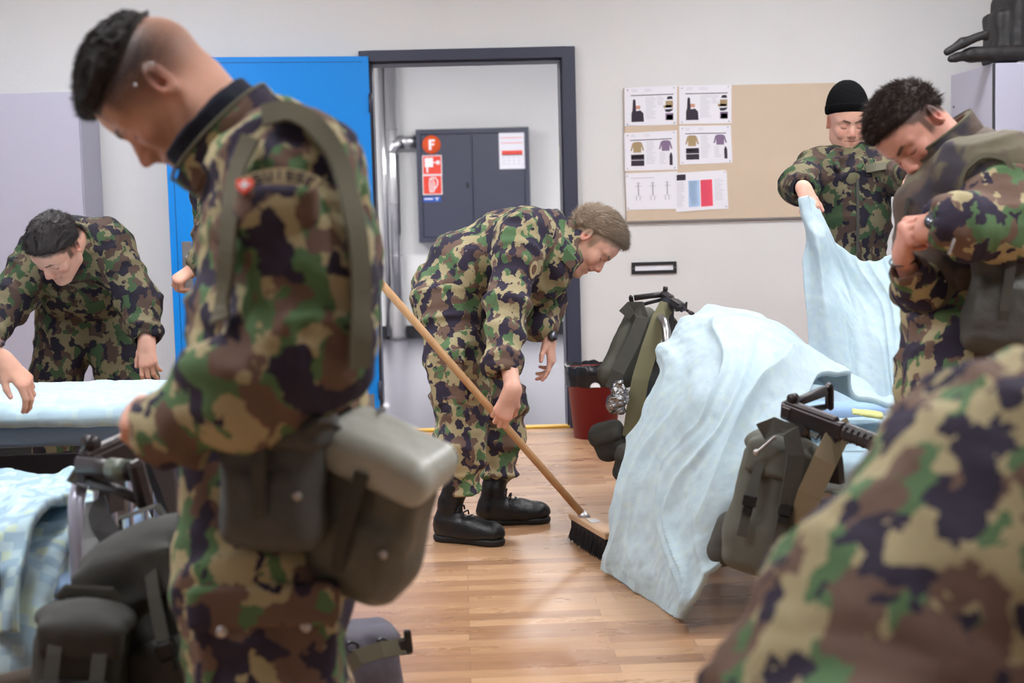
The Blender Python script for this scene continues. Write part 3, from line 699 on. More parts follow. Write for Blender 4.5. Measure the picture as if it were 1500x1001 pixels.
def make_hair(hf, mat, parent, front=.080, slope=.66, z0=.018, thick=.008, top=.0, spikes=7000, back=None, cutf=None, taper=.026, thy=.7, slen=.012, comb=(.6, 0, .3), seed=1, lift=(.004, 0, .004), vox=.0035, name='hair', sx=1.):
    O, B, sc = hf; T = lambda x, y, z: O+B @ (np.array((x, y, z))*sc); S = SDF(vox, .004)
    S.ell(T(-.002+lift[0], 0, .038+lift[2]), (np.array((.098, .075, .084))+thick*np.array((1, thy, 1)))*sc, B, .01)
    S.ell(T(.034+lift[0], 0, .046+lift[2]+top), (np.array((.058, .060, .054))+thick*np.array((1, thy, 1)))*sc, B, .02)
    if cutf is not None: S.plane(T(cutf[0], 0, cutf[1]), B @ unit(np.array((1., 0, -cutf[2]))), .010)
    n = unit(np.array((slope, 0, -1.))); S.plane(T(0, 0, z0), B @ n, .006)
    for y in (-1, 1): S.ell(T(-.012, y*.088, -.004), np.array((.026, .026, .036))*sc, B, .004, 's')
    if back is not None: S.plane(T(back, 0, .05), B @ unit(np.array((-1., 0, -.25))), .01)
    V, F = S.mesh(smooth=1); N = normals(V, F); L = (V-O) @ B
    edge = sstep(0, .02, (L @ -n)+z0*1.0*sc/np.sqrt(1+slope**2)*-1+0)
    dd = (L[:, 2]-z0*sc-slope*L[:, 0])+vn(V*55, seed+3)*.006
    if back is not None: dd = np.minimum(dd, (L[:, 0]-back*sc+.25*(L[:, 2]-.05*sc)))
    edge = sstep(.0, taper, dd)
    cl = (1-np.abs(vn(L*np.array((16., 62., 44.))+vn(L*20, 2)[:, None]*.6, seed))*2); V = V+N*((cl*.0034+vn(L*np.array((9., 30., 22.)), seed+5)*.0045)*edge)[:, None]
    V = V-N*((1-edge)*(thick+.006))[:, None]
    rs = np.random.RandomState(seed); idx = rs.choice(len(V), spikes); VV = [V]; FF = F.tolist(); n0 = len(V)
    cw = B @ np.array(comb, float)
    for i in idx:
        if dd[i] < .006: continue
        big_ = rs.rand() < .12
        p = V[i]-N[i]*.002; cdir = cw-N[i]*(cw @ N[i]); j = rs.randn(3)*.22; dr = unit(N[i]*.42+cdir+j); ln = slen*(.6+.8*rs.rand())*(.45+.55*sstep(0, .03, dd[i]))
        a = unit(np.cross(dr, N[i]+rs.randn(3)*.2))*(.0024 if big_ else .0008)*sc; b = np.cross(dr, a)
        q = p+dr*ln; VV.append(np.array((p+a, p-a*.5+b, p-a*.5-b, q+ (N[i]*-.1+dr)*0)))
        FF += [[n0, n0+1, n0+3], [n0+1, n0+2, n0+3], [n0+2, n0, n0+3]]; n0 += 4
    return mesh_obj(name, np.concatenate(VV), FF, mat, parent)
def mat_hair(name, c1, c2):
    m = NT(name); o = m.obj(); m['Base Color'] = m.mix(m.noise(o, 170., 3., .7), srgb(*c1), srgb(*c2)); m['Roughness'] = .55; m['Specular IOR Level'] = .4
    m.bump(m.noise(o, 420., 2., .7), .002, 1.); return m.m
FLEN = ((.040, .024, .019), (.045, .028, .020), (.041, .026, .019), (.032, .020, .017))
def make_hand(wrist, dr, dorsal, side, curls=(25, 30, 15), spread=4., thumb=None, sc=1., vox=.0026, forearm=None, fr0=.027, elbow_r=.040):
    """curls: one (mcp, pip, dip) triple in degrees or four of them, index to little finger"""
    x = unit(v3(dr)); z = v3(dorsal); z = unit(z-x*z.dot(x)); y = np.cross(z, x)*side; B = np.stack((x, y, z), 1); O = v3(wrist)
    T = lambda p: O+B @ (np.array(p, float)*sc); S = SDF(vox, .010)
    if np.ndim(curls) == 1: curls = [curls]*4
    by = (.026, .009, -.009, -.025); bx = (.086, .090, .086, .077); tips = []
    for i in range(4):
        b = np.array((bx[i], by[i], 0.)); S.cone(T((.004, by[i]*.5, 0)), T(b), .0165*sc, .0118*sc, .014, squash=(z, .82))
        sp = R((1.5-i)*spread); a = 0; p = b; rr = (.0098, .0088, .0080, .0068)
        if i == 3: rr = tuple(q*.88 for q in rr)
        for k in range(3):
            a += R(curls[i][k]); d = np.array((math.cos(a)*math.cos(sp), math.cos(a)*math.sin(sp), -math.sin(a))); q = p+d*FLEN[i][k]
            S.cone(T(p), T(q), rr[k]*sc, rr[k+1]*sc, .0035 if k == 0 else .002)
            if k: S.ell(T(p+np.array((0, 0, .0))), rr[k]*1.06*sc, None, .002)
            p0, p = p, q
        tips.append((T(p), B @ np.array((math.sin(a), 0, math.cos(a))), B @ d))
    th = thumb or ((.040, .036, -.014), (.066, .050, -.022), (.090, .056, -.026))
    S.cone(T((.008, .014, -.006)), T(th[0]), .017*sc, .0135*sc, .012); S.cone(T(th[0]), T(th[1]), .0115*sc, .0098*sc, .006); S.cone(T(th[1]), T(th[2]), .0100*sc, .0076*sc, .003)
    dth = unit(np.array(th[2])-np.array(th[1])); nz = np.array((0, .5, 1.)); nz = unit(nz-dth*(nz @ dth)); tips.append((T(th[2]), B @ nz, B @ dth))
    S.cone(T((-.012, 0, 0)), T((.012, 0, 0)), fr0*sc, .026*sc, .016, squash=(z, .78))
    if forearm is not None:
        fa = v3(forearm); S.cone(T((-.012, 0, 0)), fa, fr0*sc, elbow_r*sc, .012, squash=(z, .88))
    V, F = S.mesh(smooth=1); nail = np.zeros(len(V)); fl = np.zeros(len(V))
    for t_, nn, dd in tips:
        q = V-(t_-dd*.003); nail = np.maximum(nail, (1-sstep(.005, .007, np.linalg.norm(q-nn*.006*sc, axis=1))))
        fl = np.maximum(fl, .6*np.exp(-(np.linalg.norm(q, axis=1)/.012)**2))
    for i in range(4):
        fl = np.maximum(fl, .5*np.exp(-(np.linalg.norm(V-T((bx[i], by[i], .006)), axis=1)/.010)**2))
    return V, F, dict(nail=nail, flush=fl, lip=np.zeros(len(V)), brow=np.zeros(len(V)), scalp=np.zeros(len(V))), dict(T=T, tips=tips)
def join(parts):
    V = []; F = []; n = 0; at = {k: [] for k in ('lip', 'flush', 'brow', 'nail', 'scalp')}
    for v, f, a in parts:
        V.append(v); F += (np.asarray(f)+n).tolist(); n += len(v)
        for k in at: at[k].append(a[k] if a is not None else np.zeros(len(v)))
    return np.concatenate(V), F, {k: np.concatenate(x) for k, x in at.items()}
def core_body(J, legs=True, vox=.013):
    """the covered body: one surface through trunk, arms and legs"""
    S = SDF(vox, .03); g = lambda k: v3(J[k]); nb = g('nb'); ch = (g('sl')+g('sr'))/2*.6+g('nb')*.1+g('pv')*.3; pv = g('pv')
    S.chain([nb, ch, (ch+pv)/2, pv], [.055, .092, .078, .074])
    for s_ in 'lr':
        S.cone(nb, g('s'+s_), .045, .045); S.chain([g('s'+s_), g('e'+s_), g('w'+s_)], [.045, .036, .025])
        S.cone(ch, g('s'+s_), .08, .045)
        if legs: S.chain([g('h'+s_), g('k'+s_), g('a'+s_)], [.066, .048, .026]); S.cone(pv, g('h'+s_), .072, .066)
    V, F = S.mesh(); return V, F, None
def boot(parent, ankle, toe, upv=(0, 0, 1), sc=1., mats=None, sole_z=0., shaft_to=None, lace=True, L=.295):
    """laced black leather boot; ankle and toe give the place and the direction"""
    a = v3(ankle); fwd = v3(toe)-a; fwd[2] = 0; fwd = unit(fwd); side = np.cross((0, 0, 1), fwd); B = np.stack((fwd, side, (0, 0, 1.)), 1)
    O = np.array((a[0], a[1], sole_z)); T = lambda x, y, z: O+B @ (np.array((x, y, z))*sc)
    S = SDF(.0045, .02)
    st = v3(shaft_to) if shaft_to is not None else T(-.005, 0, .26)
    S.chain([T(-.02, 0, .085), T(-.012, 0, .14), st], [.046*sc, .043*sc, .052*sc], .015)
    S.ell(T(-.035, 0, .055), np.array((.046, .036, .045))*sc, B); S.chain([T(-.02, 0, .07), T(.08, 0, .055), T(.155, 0, .048)], [.042*sc, .040*sc, .036*sc], .03)
    S.ell(T(.150, 0, .046), np.array((.056, .048, .034))*sc, B, .015); S.ell(T(.07, 0, .035), np.array((.11, .042, .03))*sc, B, .02)
    S.plane(T(0, 0, .022), (0, 0, -1), .004)
    V, F = S.mesh(smooth=1); N = normals(V, F); q = vn(V*34, 4)*.0012+(1-np.abs(vn(V*np.array((16, 16, 40)), 8))*2)*.0014; V = V+N*q[:, None]
    ub = mesh_obj('boot_upper', V, F, mats[0], parent)
    S = SDF(.005, .02); S.ell(T(-.035, 0, .016), np.array((.048, .036, .05))*sc, B, .01); S.ell(T(.065, 0, .016), np.array((.12, .036, .04))*sc, B, .02); S.ell(T(.150, 0, .016), np.array((.056, .045, .05))*sc, B, .02)
    S.plane(T(0, 0, .026), (0, 0, 1), .003); S.plane(T(0, 0, .001), (0, 0, -1), .003); V, F = S.mesh(); mesh_obj('boot_sole', V, F, mats[1], parent)
    if lace:
        for i in range(6):
            t = i/5; p = T(.100-.085*t, 0, .078+.075*t**1.3); mb = MB()
            mb.ring([p+side*.030*sc-np.array((0, 0, .016)), p+side*.018*sc+fwd*.004, p+fwd*.008+np.array((0, 0, .003)), p-side*.018*sc+fwd*.004, p-side*.030*sc-np.array((0, 0, .016))], .003, 6)
            mb.build('lace', mats[2], parent)
    return ub
M_BOOT = mat_plain('black_leather', (13, 13, 18), .38, bump=(160., .0012)); M_SOLE = mat_plain('black_sole', (12, 12, 15), .6); M_LACE = mat_plain('black_lace', (16, 16, 20), .8)
BM = (M_BOOT, M_SOLE, M_LACE)
M_NAVY = mat_plain('navy_knit', (24, 28, 46), .9, bump=(300., .001)); M_KNIT = NT('black_knit')
o_ = M_KNIT.obj(); M_KNIT['Base Color'] = srgb(9, 9, 11); M_KNIT['Roughness'] = .95; M_KNIT['Specular IOR Level'] = .08; M_KNIT.bump(M_KNIT.noise(M_KNIT.scale(o_, (200, 200, 60)), 1.5, 2.), .003, .8); M_KNIT = M_KNIT.m
M_OLIVE = mat_plain('olive_webbing', (98, 94, 78), .85, bump=(500., .0008)); M_OLIVED = mat_plain('dark_olive_canvas', (72, 71, 66), .85, var=.1, bump=(420., .0008))
M_BRACE = mat_plain('black_plastic', (24, 24, 27), .4)
def cloth_mesh(S, amp=.007, freq=9., seed=0., name='jacket', mat=None, parent=None, smooth=1, keep=None, lo=None, hi=None):
    V, F = S.mesh(smooth=smooth, lo=lo, hi=hi); V = folds(V, F, S.bones, amp, freq, seed, keep(V) if keep else None)
    return mesh_obj(name, V, F, mat, parent), V, F
def on_surface(V, F, p, d):
    """point of the mesh first met when walking from p against direction d"""
    d = unit(v3(d)); q = V-v3(p); h = q @ d; r = np.linalg.norm(q-h[:, None]*d, axis=1); ok = r < np.partition(r, 12)[12]; i = np.argmin(np.where(ok, h, 9e9)); return V[i]
def collar(parent, c, axis, R0, h, mat, t=.007, open_dir=None, flare=1.15, name='collar', vox=.005):
    c = v3(c); a = unit(v3(axis)); S = SDF(vox, .004); S.cone(c, c+a*h, R0, R0*flare, .005); S.cone(c-a*h*.6, c+a*h*1.8, (R0-t)*.97, (R0*flare-t)*1.04, .003, 's')
    S.plane(c+a*h, a, .006); S.plane(c-a*h*.1, -a, .003)
    if open_dir is not None:
        o = v3(open_dir); S.cone(c+o*R0+a*h*1.15, c+o*R0*1.2-a*h*.05, .028, .004, .004, 's')
    V, F = S.mesh(smooth=1); V = V+normals(V, F)*(fbm(V*22, 3)*.003)[:, None]; return mesh_obj(name, V, F, mat, parent)
# ================================================================== SWEEPING MAN
M_SKIN = mat_skin('skin_fair'); M_SKINS = mat_skin('skin_fair_blond', hair=(150, 126, 106)); M_SKIN2 = mat_skin('skin_warm', (222, 170, 148), (34, 26, 28), (196, 104, 92)); M_SKIN3 = mat_skin('skin_pink', (218, 160, 142), (56, 42, 38), (212, 116, 108))
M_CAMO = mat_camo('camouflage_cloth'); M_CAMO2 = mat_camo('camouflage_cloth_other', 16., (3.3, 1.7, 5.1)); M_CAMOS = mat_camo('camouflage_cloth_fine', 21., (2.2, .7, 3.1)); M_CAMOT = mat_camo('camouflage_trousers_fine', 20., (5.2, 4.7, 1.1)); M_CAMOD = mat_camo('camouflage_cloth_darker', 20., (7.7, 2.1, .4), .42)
M_STRAPW = mat_plain('dark_watch', (30, 30, 36), .35); M_GLASS = mat_plain('watch_glass', (120, 124, 134), .1, .6)
M_PATCH = mat_plain('patch_tan', (186, 168, 134), .85); M_PATCHB = mat_plain('patch_brown', (110, 84, 64), .85)
def watch(parent, p, axis, r, face_dir):
    p = v3(p); fr_ = frame(axis, face_dir); mb = MB(); N = 24
    pts = [p+fr_[:, 0]*math.cos(2*math.pi*i/N)*r+fr_[:, 1]*math.sin(2*math.pi*i/N)*r for i in range(N)]
    nr = [fr_[:, 0]*math.cos(2*math.pi*i/N)+fr_[:, 1]*math.sin(2*math.pi*i/N) for i in range(N)]
    mb.strap(pts+[pts[0]], .018, .003, nr+[nr[0]]); f = unit(fr_[:, 0]); c = p+f*(r+.001)
    mb.cyl(c, c+f*.008, .019, n=24); w = mb.build('wristwatch', M_STRAPW, parent)
    mb = MB(); mb.cyl(c+f*.008, c+f*.0092, .015, n=24); mb.build('watch_face', M_GLASS, w); return w
def oval_patch(parent, V, F, p, d, up, w, h, name='sleeve_patch', mats=None, inner=True):
    """embroidered patch lying on the cloth"""
    q = on_surface(V, F, p, d); N = normals(V, F); i = np.argmin(np.linalg.norm(V-q, axis=1)); near = np.linalg.norm(V-q, axis=1) < max(w, h)*.6
    n_ = unit(N[near].mean(0)); c = V[near].mean(0); mx = ((V[near]-c) @ n_).max(); c = c+n_*max(0, mx*.5); fr_ = frame(n_, np.cross(v3(up), n_)); mb = MB()
    for sc_, e, m in ((1, .0, 0), (.86, .0016, 1), (.5, .003, 2)) if inner else ((1, .0, 0),):
        pts = [(math.cos(a)*w/2*sc_*(1-.25*max(0, -math.sin(a))), math.sin(a)*h/2*sc_) for a in np.linspace(0, 2*math.pi, 24, endpoint=False)]
        mb.prism(pts, c+n_*(e-.001), fr_[:, 0], fr_[:, 1], .003, m)
    return mb.build(name, mats or [M_PATCHB, M_PATCH, M_PATCHB], parent)
g0 = onz(668, 795); S_ = thing('person', 'man in camouflage bending down to sweep the floor, fair short hair, black boots', 'person', (g0.x, g0.y, 0))
dn, df = 5.33, 5.66
J = dict(nb=W(815, 352, 5.50), pv=W(655, 428, 5.52), sl=W(800, 372, 5.68), el=W(797, 440, 5.70), wl=W(805, 497, 5.62), sr=W(765, 348, 5.32), er=W(745, 445, 5.25), wr=W(731, 574, 5.25),
         hl=W(690, 440, 5.62), hr=W(655, 440, 5.42), kl=W(735, 580, 5.62), kr=W(675, 600, 5.38), al=W(730, 720, 5.66), ar=W(662, 735, 5.39))
hc = W(862, 352, 5.50)
V, F, at, L, hf = make_head(hc, (.5, -.16, -.86), (.87, 0, .5), W(822, 346, 5.5), smile=1., mouth_open=.004, sc=1.03, neck_r=.058)
# broom first: the hand closes on it
HB = W(869, 772, 5.24); HT = W(524, 376, 4.98); hd = unit(HT-HB); grip = HB+hd*np.linalg.norm(W(741, 604, 5.14)-HB)
fist = dict(dr=(-.42, .05, -.90), dorsal=(.05, -1, .12), side=1, curls=((30, 92, 55), (32, 94, 58), (34, 96, 58), (36, 96, 58)), spread=2.5, thumb=((.038, .036, -.014), (.070, .044, -.036), (.098, .034, -.050)))
w0 = np.zeros(3); x = unit(v3(fist['dr'])); z = unit(v3(fist['dorsal'])-x*v3(fist['dorsal']).dot(x)); y = np.cross(z, x); gp = np.stack((x, y, z), 1) @ np.array((.106, -.002, -.0330))
wr = grip-gp; J['wr'] = wr
h1 = make_hand(wr, forearm=W(739, 496, 5.20), elbow_r=.035, fr0=.028, **fist)
h2 = make_hand(W(805, 497, 5.62), W(809, 540, 5.60)-W(805, 497, 5.62), (1, -.35, .1), -1, curls=((12, 22, 12), (25, 35, 20), (32, 42, 25), (38, 48, 25)), spread=2, forearm=W(797, 452, 5.68), elbow_r=.036)
V_, F_, A_ = join([(V, F, at), h1[:3], h2[:3], core_body(J)])
mesh_obj('body', V_, F_, M_SKINS, S_, attr=A_)
M_HAIRF = mat_hair('hair_fair', (136, 114, 98), (200, 178, 154))
make_hair(hf, M_HAIRF, S_, front=.08, slope=.66, z0=.018, thick=.011, slen=.022, comb=(.9, .1, .5), spikes=11000, seed=3)
# jacket
S = SDF(.0085, .045)
S.chain([J['pv']+(W(0, 0, 1)-W(0, 0, 1)), W(690, 388, 5.52), W(750, 362, 5.5), W(800, 352, 5.5)], [.124, .138, .136, .100], bone=True, squash=((0, 1, 0), 1.12))
S.cone(W(765, 350, 5.36), W(790, 362, 5.64), .10, .095); S.cone(W(812, 366, 5.5), W(826, 362, 5.5), .095, .072)
S.cone(W(812, 385, 5.45), W(780, 405, 5.5), .075, .10)
S.chain([W(771, 345, 5.33), W(760, 372, 5.29), W(745, 440, 5.23), W(739, 490, 5.195), W(737, 526, 5.16)], [.092, .088, .074, .062, .054], .03, bone=True)
S.chain([W(803, 385, 5.66), W(797, 440, 5.68), W(797, 482, 5.64)], [.075, .062, .05], .03, bone=True)
S.cone(W(737, 526, 5.16), W(737, 536, 5.15), .054, .052, .01); S.cone(W(737, 535, 5.15), W(739, 562, 5.125), .036, .042, .005, 's')
S.plane(W(629, 445, 5.52), W(629, 445, 5.52)-W(690, 388, 5.52), .01)
jk, JV, JF = cloth_mesh(S, .024, 6., 1., 'jacket', M_CAMOS, S_)
collar(S_, W(828, 353, 5.5), W(852, 358, 5.5)-W(824, 350, 5.5), .072, .050, M_CAMOS, open_dir=(.5, -.1, -.85))
oval_patch(S_, JV, JF, W(789, 398, 5.0), (0, 1, 0), (.15, 0, 1), .045, .075)
mb = MB(); mb.ring([W(812, 424, 5.5), W(811, 432, 5.5), W(812, 446, 5.5)], .002, 6); mb.ell(W(812, 446, 5.5), (.004, .004, .006), n=8); mb.build('drawcord', M_BRACE, S_)
pq = W(833, 380, 5.36); mb = MB(); mb.box(pq, (.05, .012, .07), frame((.2, -1, -.2), (.7, 0, .6)) @ np.array(((1, 0, 0), (0, 0, 1), (0, 1, 0))), bev=.005); mb.build('collar_tab', M_CAMOS, S_)
# trousers
S = SDF(.0085, .045)
S.chain([J['pv'], W(655, 445, 5.46), W(667, 525, 5.40), W(677, 600, 5.38), W(674, 655, 5.37), W(675, 684, 5.36)], [.108, .115, .106, .094, .086, .080], bone=True)
S.cone(W(675, 684, 5.36), W(676, 701, 5.36), .080, .064, .01)
S.chain([W(690, 445, 5.60), W(716, 520, 5.61), W(738, 590, 5.62), W(735, 640, 5.64), W(732, 668, 5.65)], [.11, .100, .080, .076, .070], bone=True)
S.cone(W(732, 668, 5.65), W(732, 688, 5.65), .074, .062, .01); S.cone(J['pv'], W(690, 445, 5.60), .11, .11)
tr, TV, TF = cloth_mesh(S, .024, 6., 4., 'trousers', M_CAMOT, S_)
for (a, b, c_, d_) in ((650, 548, 5.27, .10),):
    c = W(a, b, c_); c = on_surface(TV, TF, W(652, 548, 5.0), (0, 1, 0)); Sp = SDF(.006, .01); Rb = frame((-.25, -1, 0), (1, 0, 0.12)) @ np.array(((1, 0, 0), (0, 0, 1), (0, 1, 0.)))
    Sp.box(c+np.array((0, .008, -.06)), (.066, .018, .085), Rb, .012); V, F = Sp.mesh(); V = V+normals(V, F)*(fbm(V*14, 2)*.004)[:, None]; mesh_obj('cargo_pocket', V, F, M_CAMOT, S_)
    Sp = SDF(.005, .01); Sp.box(c+np.array((0, .012, .030)), (.068, .022, .026), Rb, .008); V, F = Sp.mesh(); V = V+normals(V, F)*(fbm(V*14, 5)*.003)[:, None]; mesh_obj('pocket_flap', V, F, M_CAMOT, S_)
for (ax, ay), tdir, sh in (((665, 794), (.86, -.46), W(675, 694, 5.36)), ((729, 769), (1, .06), W(732, 676, 5.65))):
    g_ = v3(onz(ax, ay)); bt = boot(S_, g_, g_+np.array((tdir[0], tdir[1], 0)), sc=1.0, mats=BM, shaft_to=sh)
watch(S_, W(805, 495, 5.62), W(809, 540, 5.60)-W(805, 497, 5.62), .029, (.3, -1, 0))
# ---- broom
M_BWOOD = NT('broom_wood'); o_ = M_BWOOD.obj(); M_BWOOD['Base Color'] = M_BWOOD.mix(M_BWOOD.noise(M_BWOOD.scale(o_, (6, 6, 2)), 9., 4., .6), srgb(176, 132, 90), srgb(206, 164, 118)); M_BWOOD['Roughness'] = .5; M_BWOOD = M_BWOOD.m
M_BWOOD2 = mat_plain('pale_block_wood', (206, 172, 142), .6, var=.08)
bp = v3(onz(869, 806)); B_ = thing('broom', 'wooden long-handled broom with black bristles held by the bending man', 'broom', bp)
mb = MB(); mb.ring([HT, (HT+HB)/2, HB], .0135, 16); mb.ell(HT, .0135, n=12); mb.build('broom_handle', M_BWOOD, B_)
q1, q2 = v3(onz(845, 791)), v3(onz(894, 822)); lx = unit(q2-q1); ly = np.cross((0, 0, 1), lx); RB = np.stack((lx, ly, (0, 0, 1)), 1); hc_ = q1+lx*.19
mb = MB(); mb.box(hc_+np.array((0, 0, .093)), (.38, .062, .026), RB, bev=.005); mb.build('broom_block', M_BWOOD2, B_)
M_BRIS = mat_plain('black_bristle', (30, 27, 30), .75); rs = np.random.RandomState(5); mb = MB()
mb.box(hc_+np.array((0, 0, .05)), (.36, .048, .07), RB)
for i in range(1500):
    u_, v_ = rs.uniform(-.178, .178), rs.uniform(-.023, .023); a = hc_+lx*u_+ly*v_+np.array((0, 0, .078)); b = hc_+lx*(u_*1.04+rs.normal()*.004)+ly*(v_*1.55+rs.normal()*.004)+np.array((0, 0, .002+rs.rand()*.006)); mb.ring([a, b], .0011, 3, cap=False)
mb.build('bristles', M_BRIS, B_)
sk = hc_+np.array((0, 0, .107)); mb = MB(); HBx = HB; mb.ring([HBx+hd*.07, HBx+hd*.01], [.0165, .0175], 16)
mb.ring([HBx+hd*.012, HBx-hd*.02, HBx*.35+sk*.65], [.016, .014, .006], 8, flat=(.5, 1.6)); mb.box(sk, (.06, .036, .003), RB, bev=.001); mb.build('metal_socket', M_STEEL, B_)
# ================================================================== helpers for the other men
def hit(V, px, py, lo=0., rad=.012):
    """the point of a mesh seen first at this place, lifted by lo towards the viewer"""
    d = np.array(ray(px, py)); c = np.array(CC); q = V-c; n_ = d/np.linalg.norm(d); h = q @ n_; r = np.linalg.norm(q-h[:, None]*n_, axis=1)
    k = r < max(rad, np.partition(r, 3)[3]*1.01); i = np.argmin(np.where(k, h, 9e9)); return c+n_*(h[i]-lo)
def strap_on(name, parent, V, pts, w, t, mat, lo=.006, sub=5):
    P = []
    for (a, b), (c, d) in zip(pts[:-1], pts[1:]):
        for k in range(sub): P.append(hit(V, a+(c-a)*k/sub, b+(d-b)*k/sub, lo, .02))
    P.append(hit(V, *pts[-1], lo, .02)); P = np.array(P)
    for _ in range(3): P[1:-1] = P[1:-1]*.5+(P[:-2]+P[2:])*.25
    nr = []
    for p in P:
        k = np.argsort(((V-p)**2).sum(1))[:60]; m = V[k].mean(0); q = p-m; u_, s_, vt = np.linalg.svd(V[k]-m); n_ = vt[2]; nr.append(n_ if n_ @ (np.array(CC)-p) > 0 else -n_)
    mb = MB(); mb.strap(P, w, t, nr); return mb.build(name, mat, parent)
def soft(name, parts, mat, parent, vox=.006, k=.02, amp=.004, fr_=14, seed=0, cut=()):
    S = SDF(vox, k)
    for p in parts: getattr(S, p[0])(*p[1:])
    V, F = S.mesh(smooth=1); N = normals(V, F); V = V+N*((fbm(V*fr_, seed)*.5-(1-np.abs(vn(V*fr_*.7, seed+9))*2)*.3)*amp)[:, None]
    return mesh_obj(name, V, F, mat, parent), V, F
# ================================================================== MAN IN FRONT (left)
D = 2.42
gF = W(400, 600, D); F_R = thing('person', 'large man at left in camouflage looking down, faded haircut, ear studs, navy collar', 'person', (gF[0], gF[1], 0))
nbF = W(345, 214, D)
hcF = W(245, 133, D+.02)
V, F, at, L, hf = make_head(hcF, (-.538, .03, -.843), (-.843, 0, .538), nbF, vox=.0026, sc=1.05, nose=1.06, neck_r=.060)
sc_m = (L[:, 2]-.035-.85*(L[:, 0]))
dens = sstep(-.055, .02, sc_m)*sstep(-.07, -.03, L[:, 2])*(L[:, 0] < .092)
temple = 1-sstep(.01, .05, L[:, 0]-(.35*(L[:, 2]))-.035)
at['scalp'] = np.clip(sstep(-.02, .085, L[:, 2]-.25*L[:, 0]+.02)*.95*(L[:, 0] < .088)*sstep(-.16, -.02, L[:, 0])*(1-.6*sstep(.055, .075, L[:, 0])*(L[:, 2] < .06))*sstep(-.07, -.02, sc_m+.035)+.30*np.exp(-(((L[:, 0]-.03)/.03)**2+((L[:, 2]+.075)/.035)**2))+.26*np.exp(-((L[:, 2]+.05)/.04)**2)*np.exp(-((L[:, 0]-.085)/.03)**2), 0, .92)
J = dict(nb=nbF, pv=W(400, 640, D), sr=W(440, 262, D+.20), er=W(400, 520, D+.27), wr=W(345, 560, D+.20), sl=W(425, 250, D-.20), el=W(447, 520, D-.26), wl=W(252, 622, D-.24),
         hl=W(400, 660, D-.10), hr=W(400, 660, D+.10), kl=W(385, 1010, D-.12), kr=W(400, 1010, D+.14), al=W(400, 1360, D-.10), ar=W(430, 1350, D+.15))
h1 = make_hand(W(252, 614, D-.22), (-.80, .58, .05), (-.35, -.5, .75), -1, curls=(50, 60, 30), forearm=W(330, 585, D-.24), elbow_r=.042)
h2 = make_hand(W(345, 556, D+.17), (-1, -.12, .22), (.1, -.3, .9), 1, curls=((45, 60, 30), (55, 70, 40), (55, 70, 40), (55, 70, 40)), thumb=((.045, .03, -.012), (.078, .03, -.012), (.108, .024, -.010)), forearm=W(430, 560, D+.2))
V_, F_, A_ = join([(V, F, at), h1[:3], h2[:3], core_body(J)])
mesh_obj('body', V_, F_, M_SKIN2, F_R, attr=A_)
M_HAIRB = mat_hair('hair_black', (22, 17, 20), (44, 36, 38)); M_HAIRBR = mat_hair('hair_brown', (40, 30, 30), (84, 66, 62))
make_hair(hf, M_HAIRB, F_R, slope=-.12, z0=.060, taper=.045, cutf=(.098, .078, .9), thick=.012, slen=.013, comb=(.9, 0, .5), spikes=9000, seed=5, lift=(.004, 0, .006), vox=.003)
O_, B_h, s_ = hf
for p in ((.013, -.0835, .028), (-.028, -.083, .022)) if B_h[1, 1] > 0 else ((.013, .0835, .028), (-.028, .083, .022)):
    mb = MB(); mb.ell(O_+B_h @ (np.array(p)*1.05), .0035, n=10); mb.build('ear_stud', M_STEEL, F_R)
S = SDF(.008, .05)
S.chain([W(398, 700, D), W(403, 600, D), W(412, 480, D), W(428, 360, D), W(432, 290, D)], [.142, .138, .134, .120, .112], bone=True, squash=((0, 1, 0), 1.15))
S.cone(W(412, 262, D-.13), W(418, 262, D+.15), .095, .10); S.cone(W(385, 238, D), W(355, 215, D), .10, .085)
S.cone(W(436, 256, D-.05), W(450, 400, D), .105, .10); S.cone(W(388, 300, D-.02), W(386, 460, D), .070, .082)
S.chain([W(428, 262, D-.21), W(436, 380, D-.25), W(446, 500, D-.27)], [.098, .100, .098], .04, bone=True)
S.chain([W(446, 505, D-.27), W(356, 568, D-.28), W(266, 614, D-.25)], [.098, .080, .060], .03, bone=True)
S.cone(W(266, 614, D-.25), W(254, 618, D-.245), .058, .050, .01)
S.chain([W(440, 270, D+.2), W(460, 400, D+.25), W(420, 520, D+.26), W(350, 556, D+.2)], [.09, .085, .075, .052], .03, bone=True)
S.cone(W(250, 622, D-.22), W(276, 612, D-.25), .036, .040, .004, 's')
S.plane(W(400, 770, D), (0, 0, -1), .01)
jk, JV, JF = cloth_mesh(S, .018, 7.5, 11., 'jacket', M_CAMO, F_R)
S = SDF(.009, .05)
S.chain([W(385, 690, D-.02), W(382, 850, D-.08), W(392, 1010, D-.10), W(400, 1180, D-.1), W(400, 1340, D-.1)], [.135, .125, .112, .10, .08], bone=True)
S.chain([W(400, 690, D+.04), W(410, 850, D+.12), W(412, 1010, D+.15), W(420, 1180, D+.15), W(430, 1340, D+.15)], [.135, .12, .105, .10, .08], bone=True)
tr, TV, TF = cloth_mesh(S, .014, 7., 14., 'trousers', M_CAMO2, F_R)
c = hit(TV, 385, 900); R3 = frame((0, -1, .1), (1, 0, 0)) @ np.array(((1, 0, 0), (0, 0, 1), (0, -1, 0.)))
soft('pocket_flap', [('box', c+np.array((0, .012, .01)), (.115, .02, .034), R3, .012)], M_CAMO2, F_R, .005, .01)
soft('cargo_pocket', [('box', c+np.array((0, .02, -.11)), (.11, .025, .12), R3, .02)], M_CAMO2, F_R, .007, .01)
for px in (325, 448):
    q = hit(TV, px, 918 if px > 400 else 926, .026); mb = MB(); mb.cyl(q, q+np.array((0, -.004, 0)), .0085, n=16); mb.build('snap_button', M_STEEL, F_R)
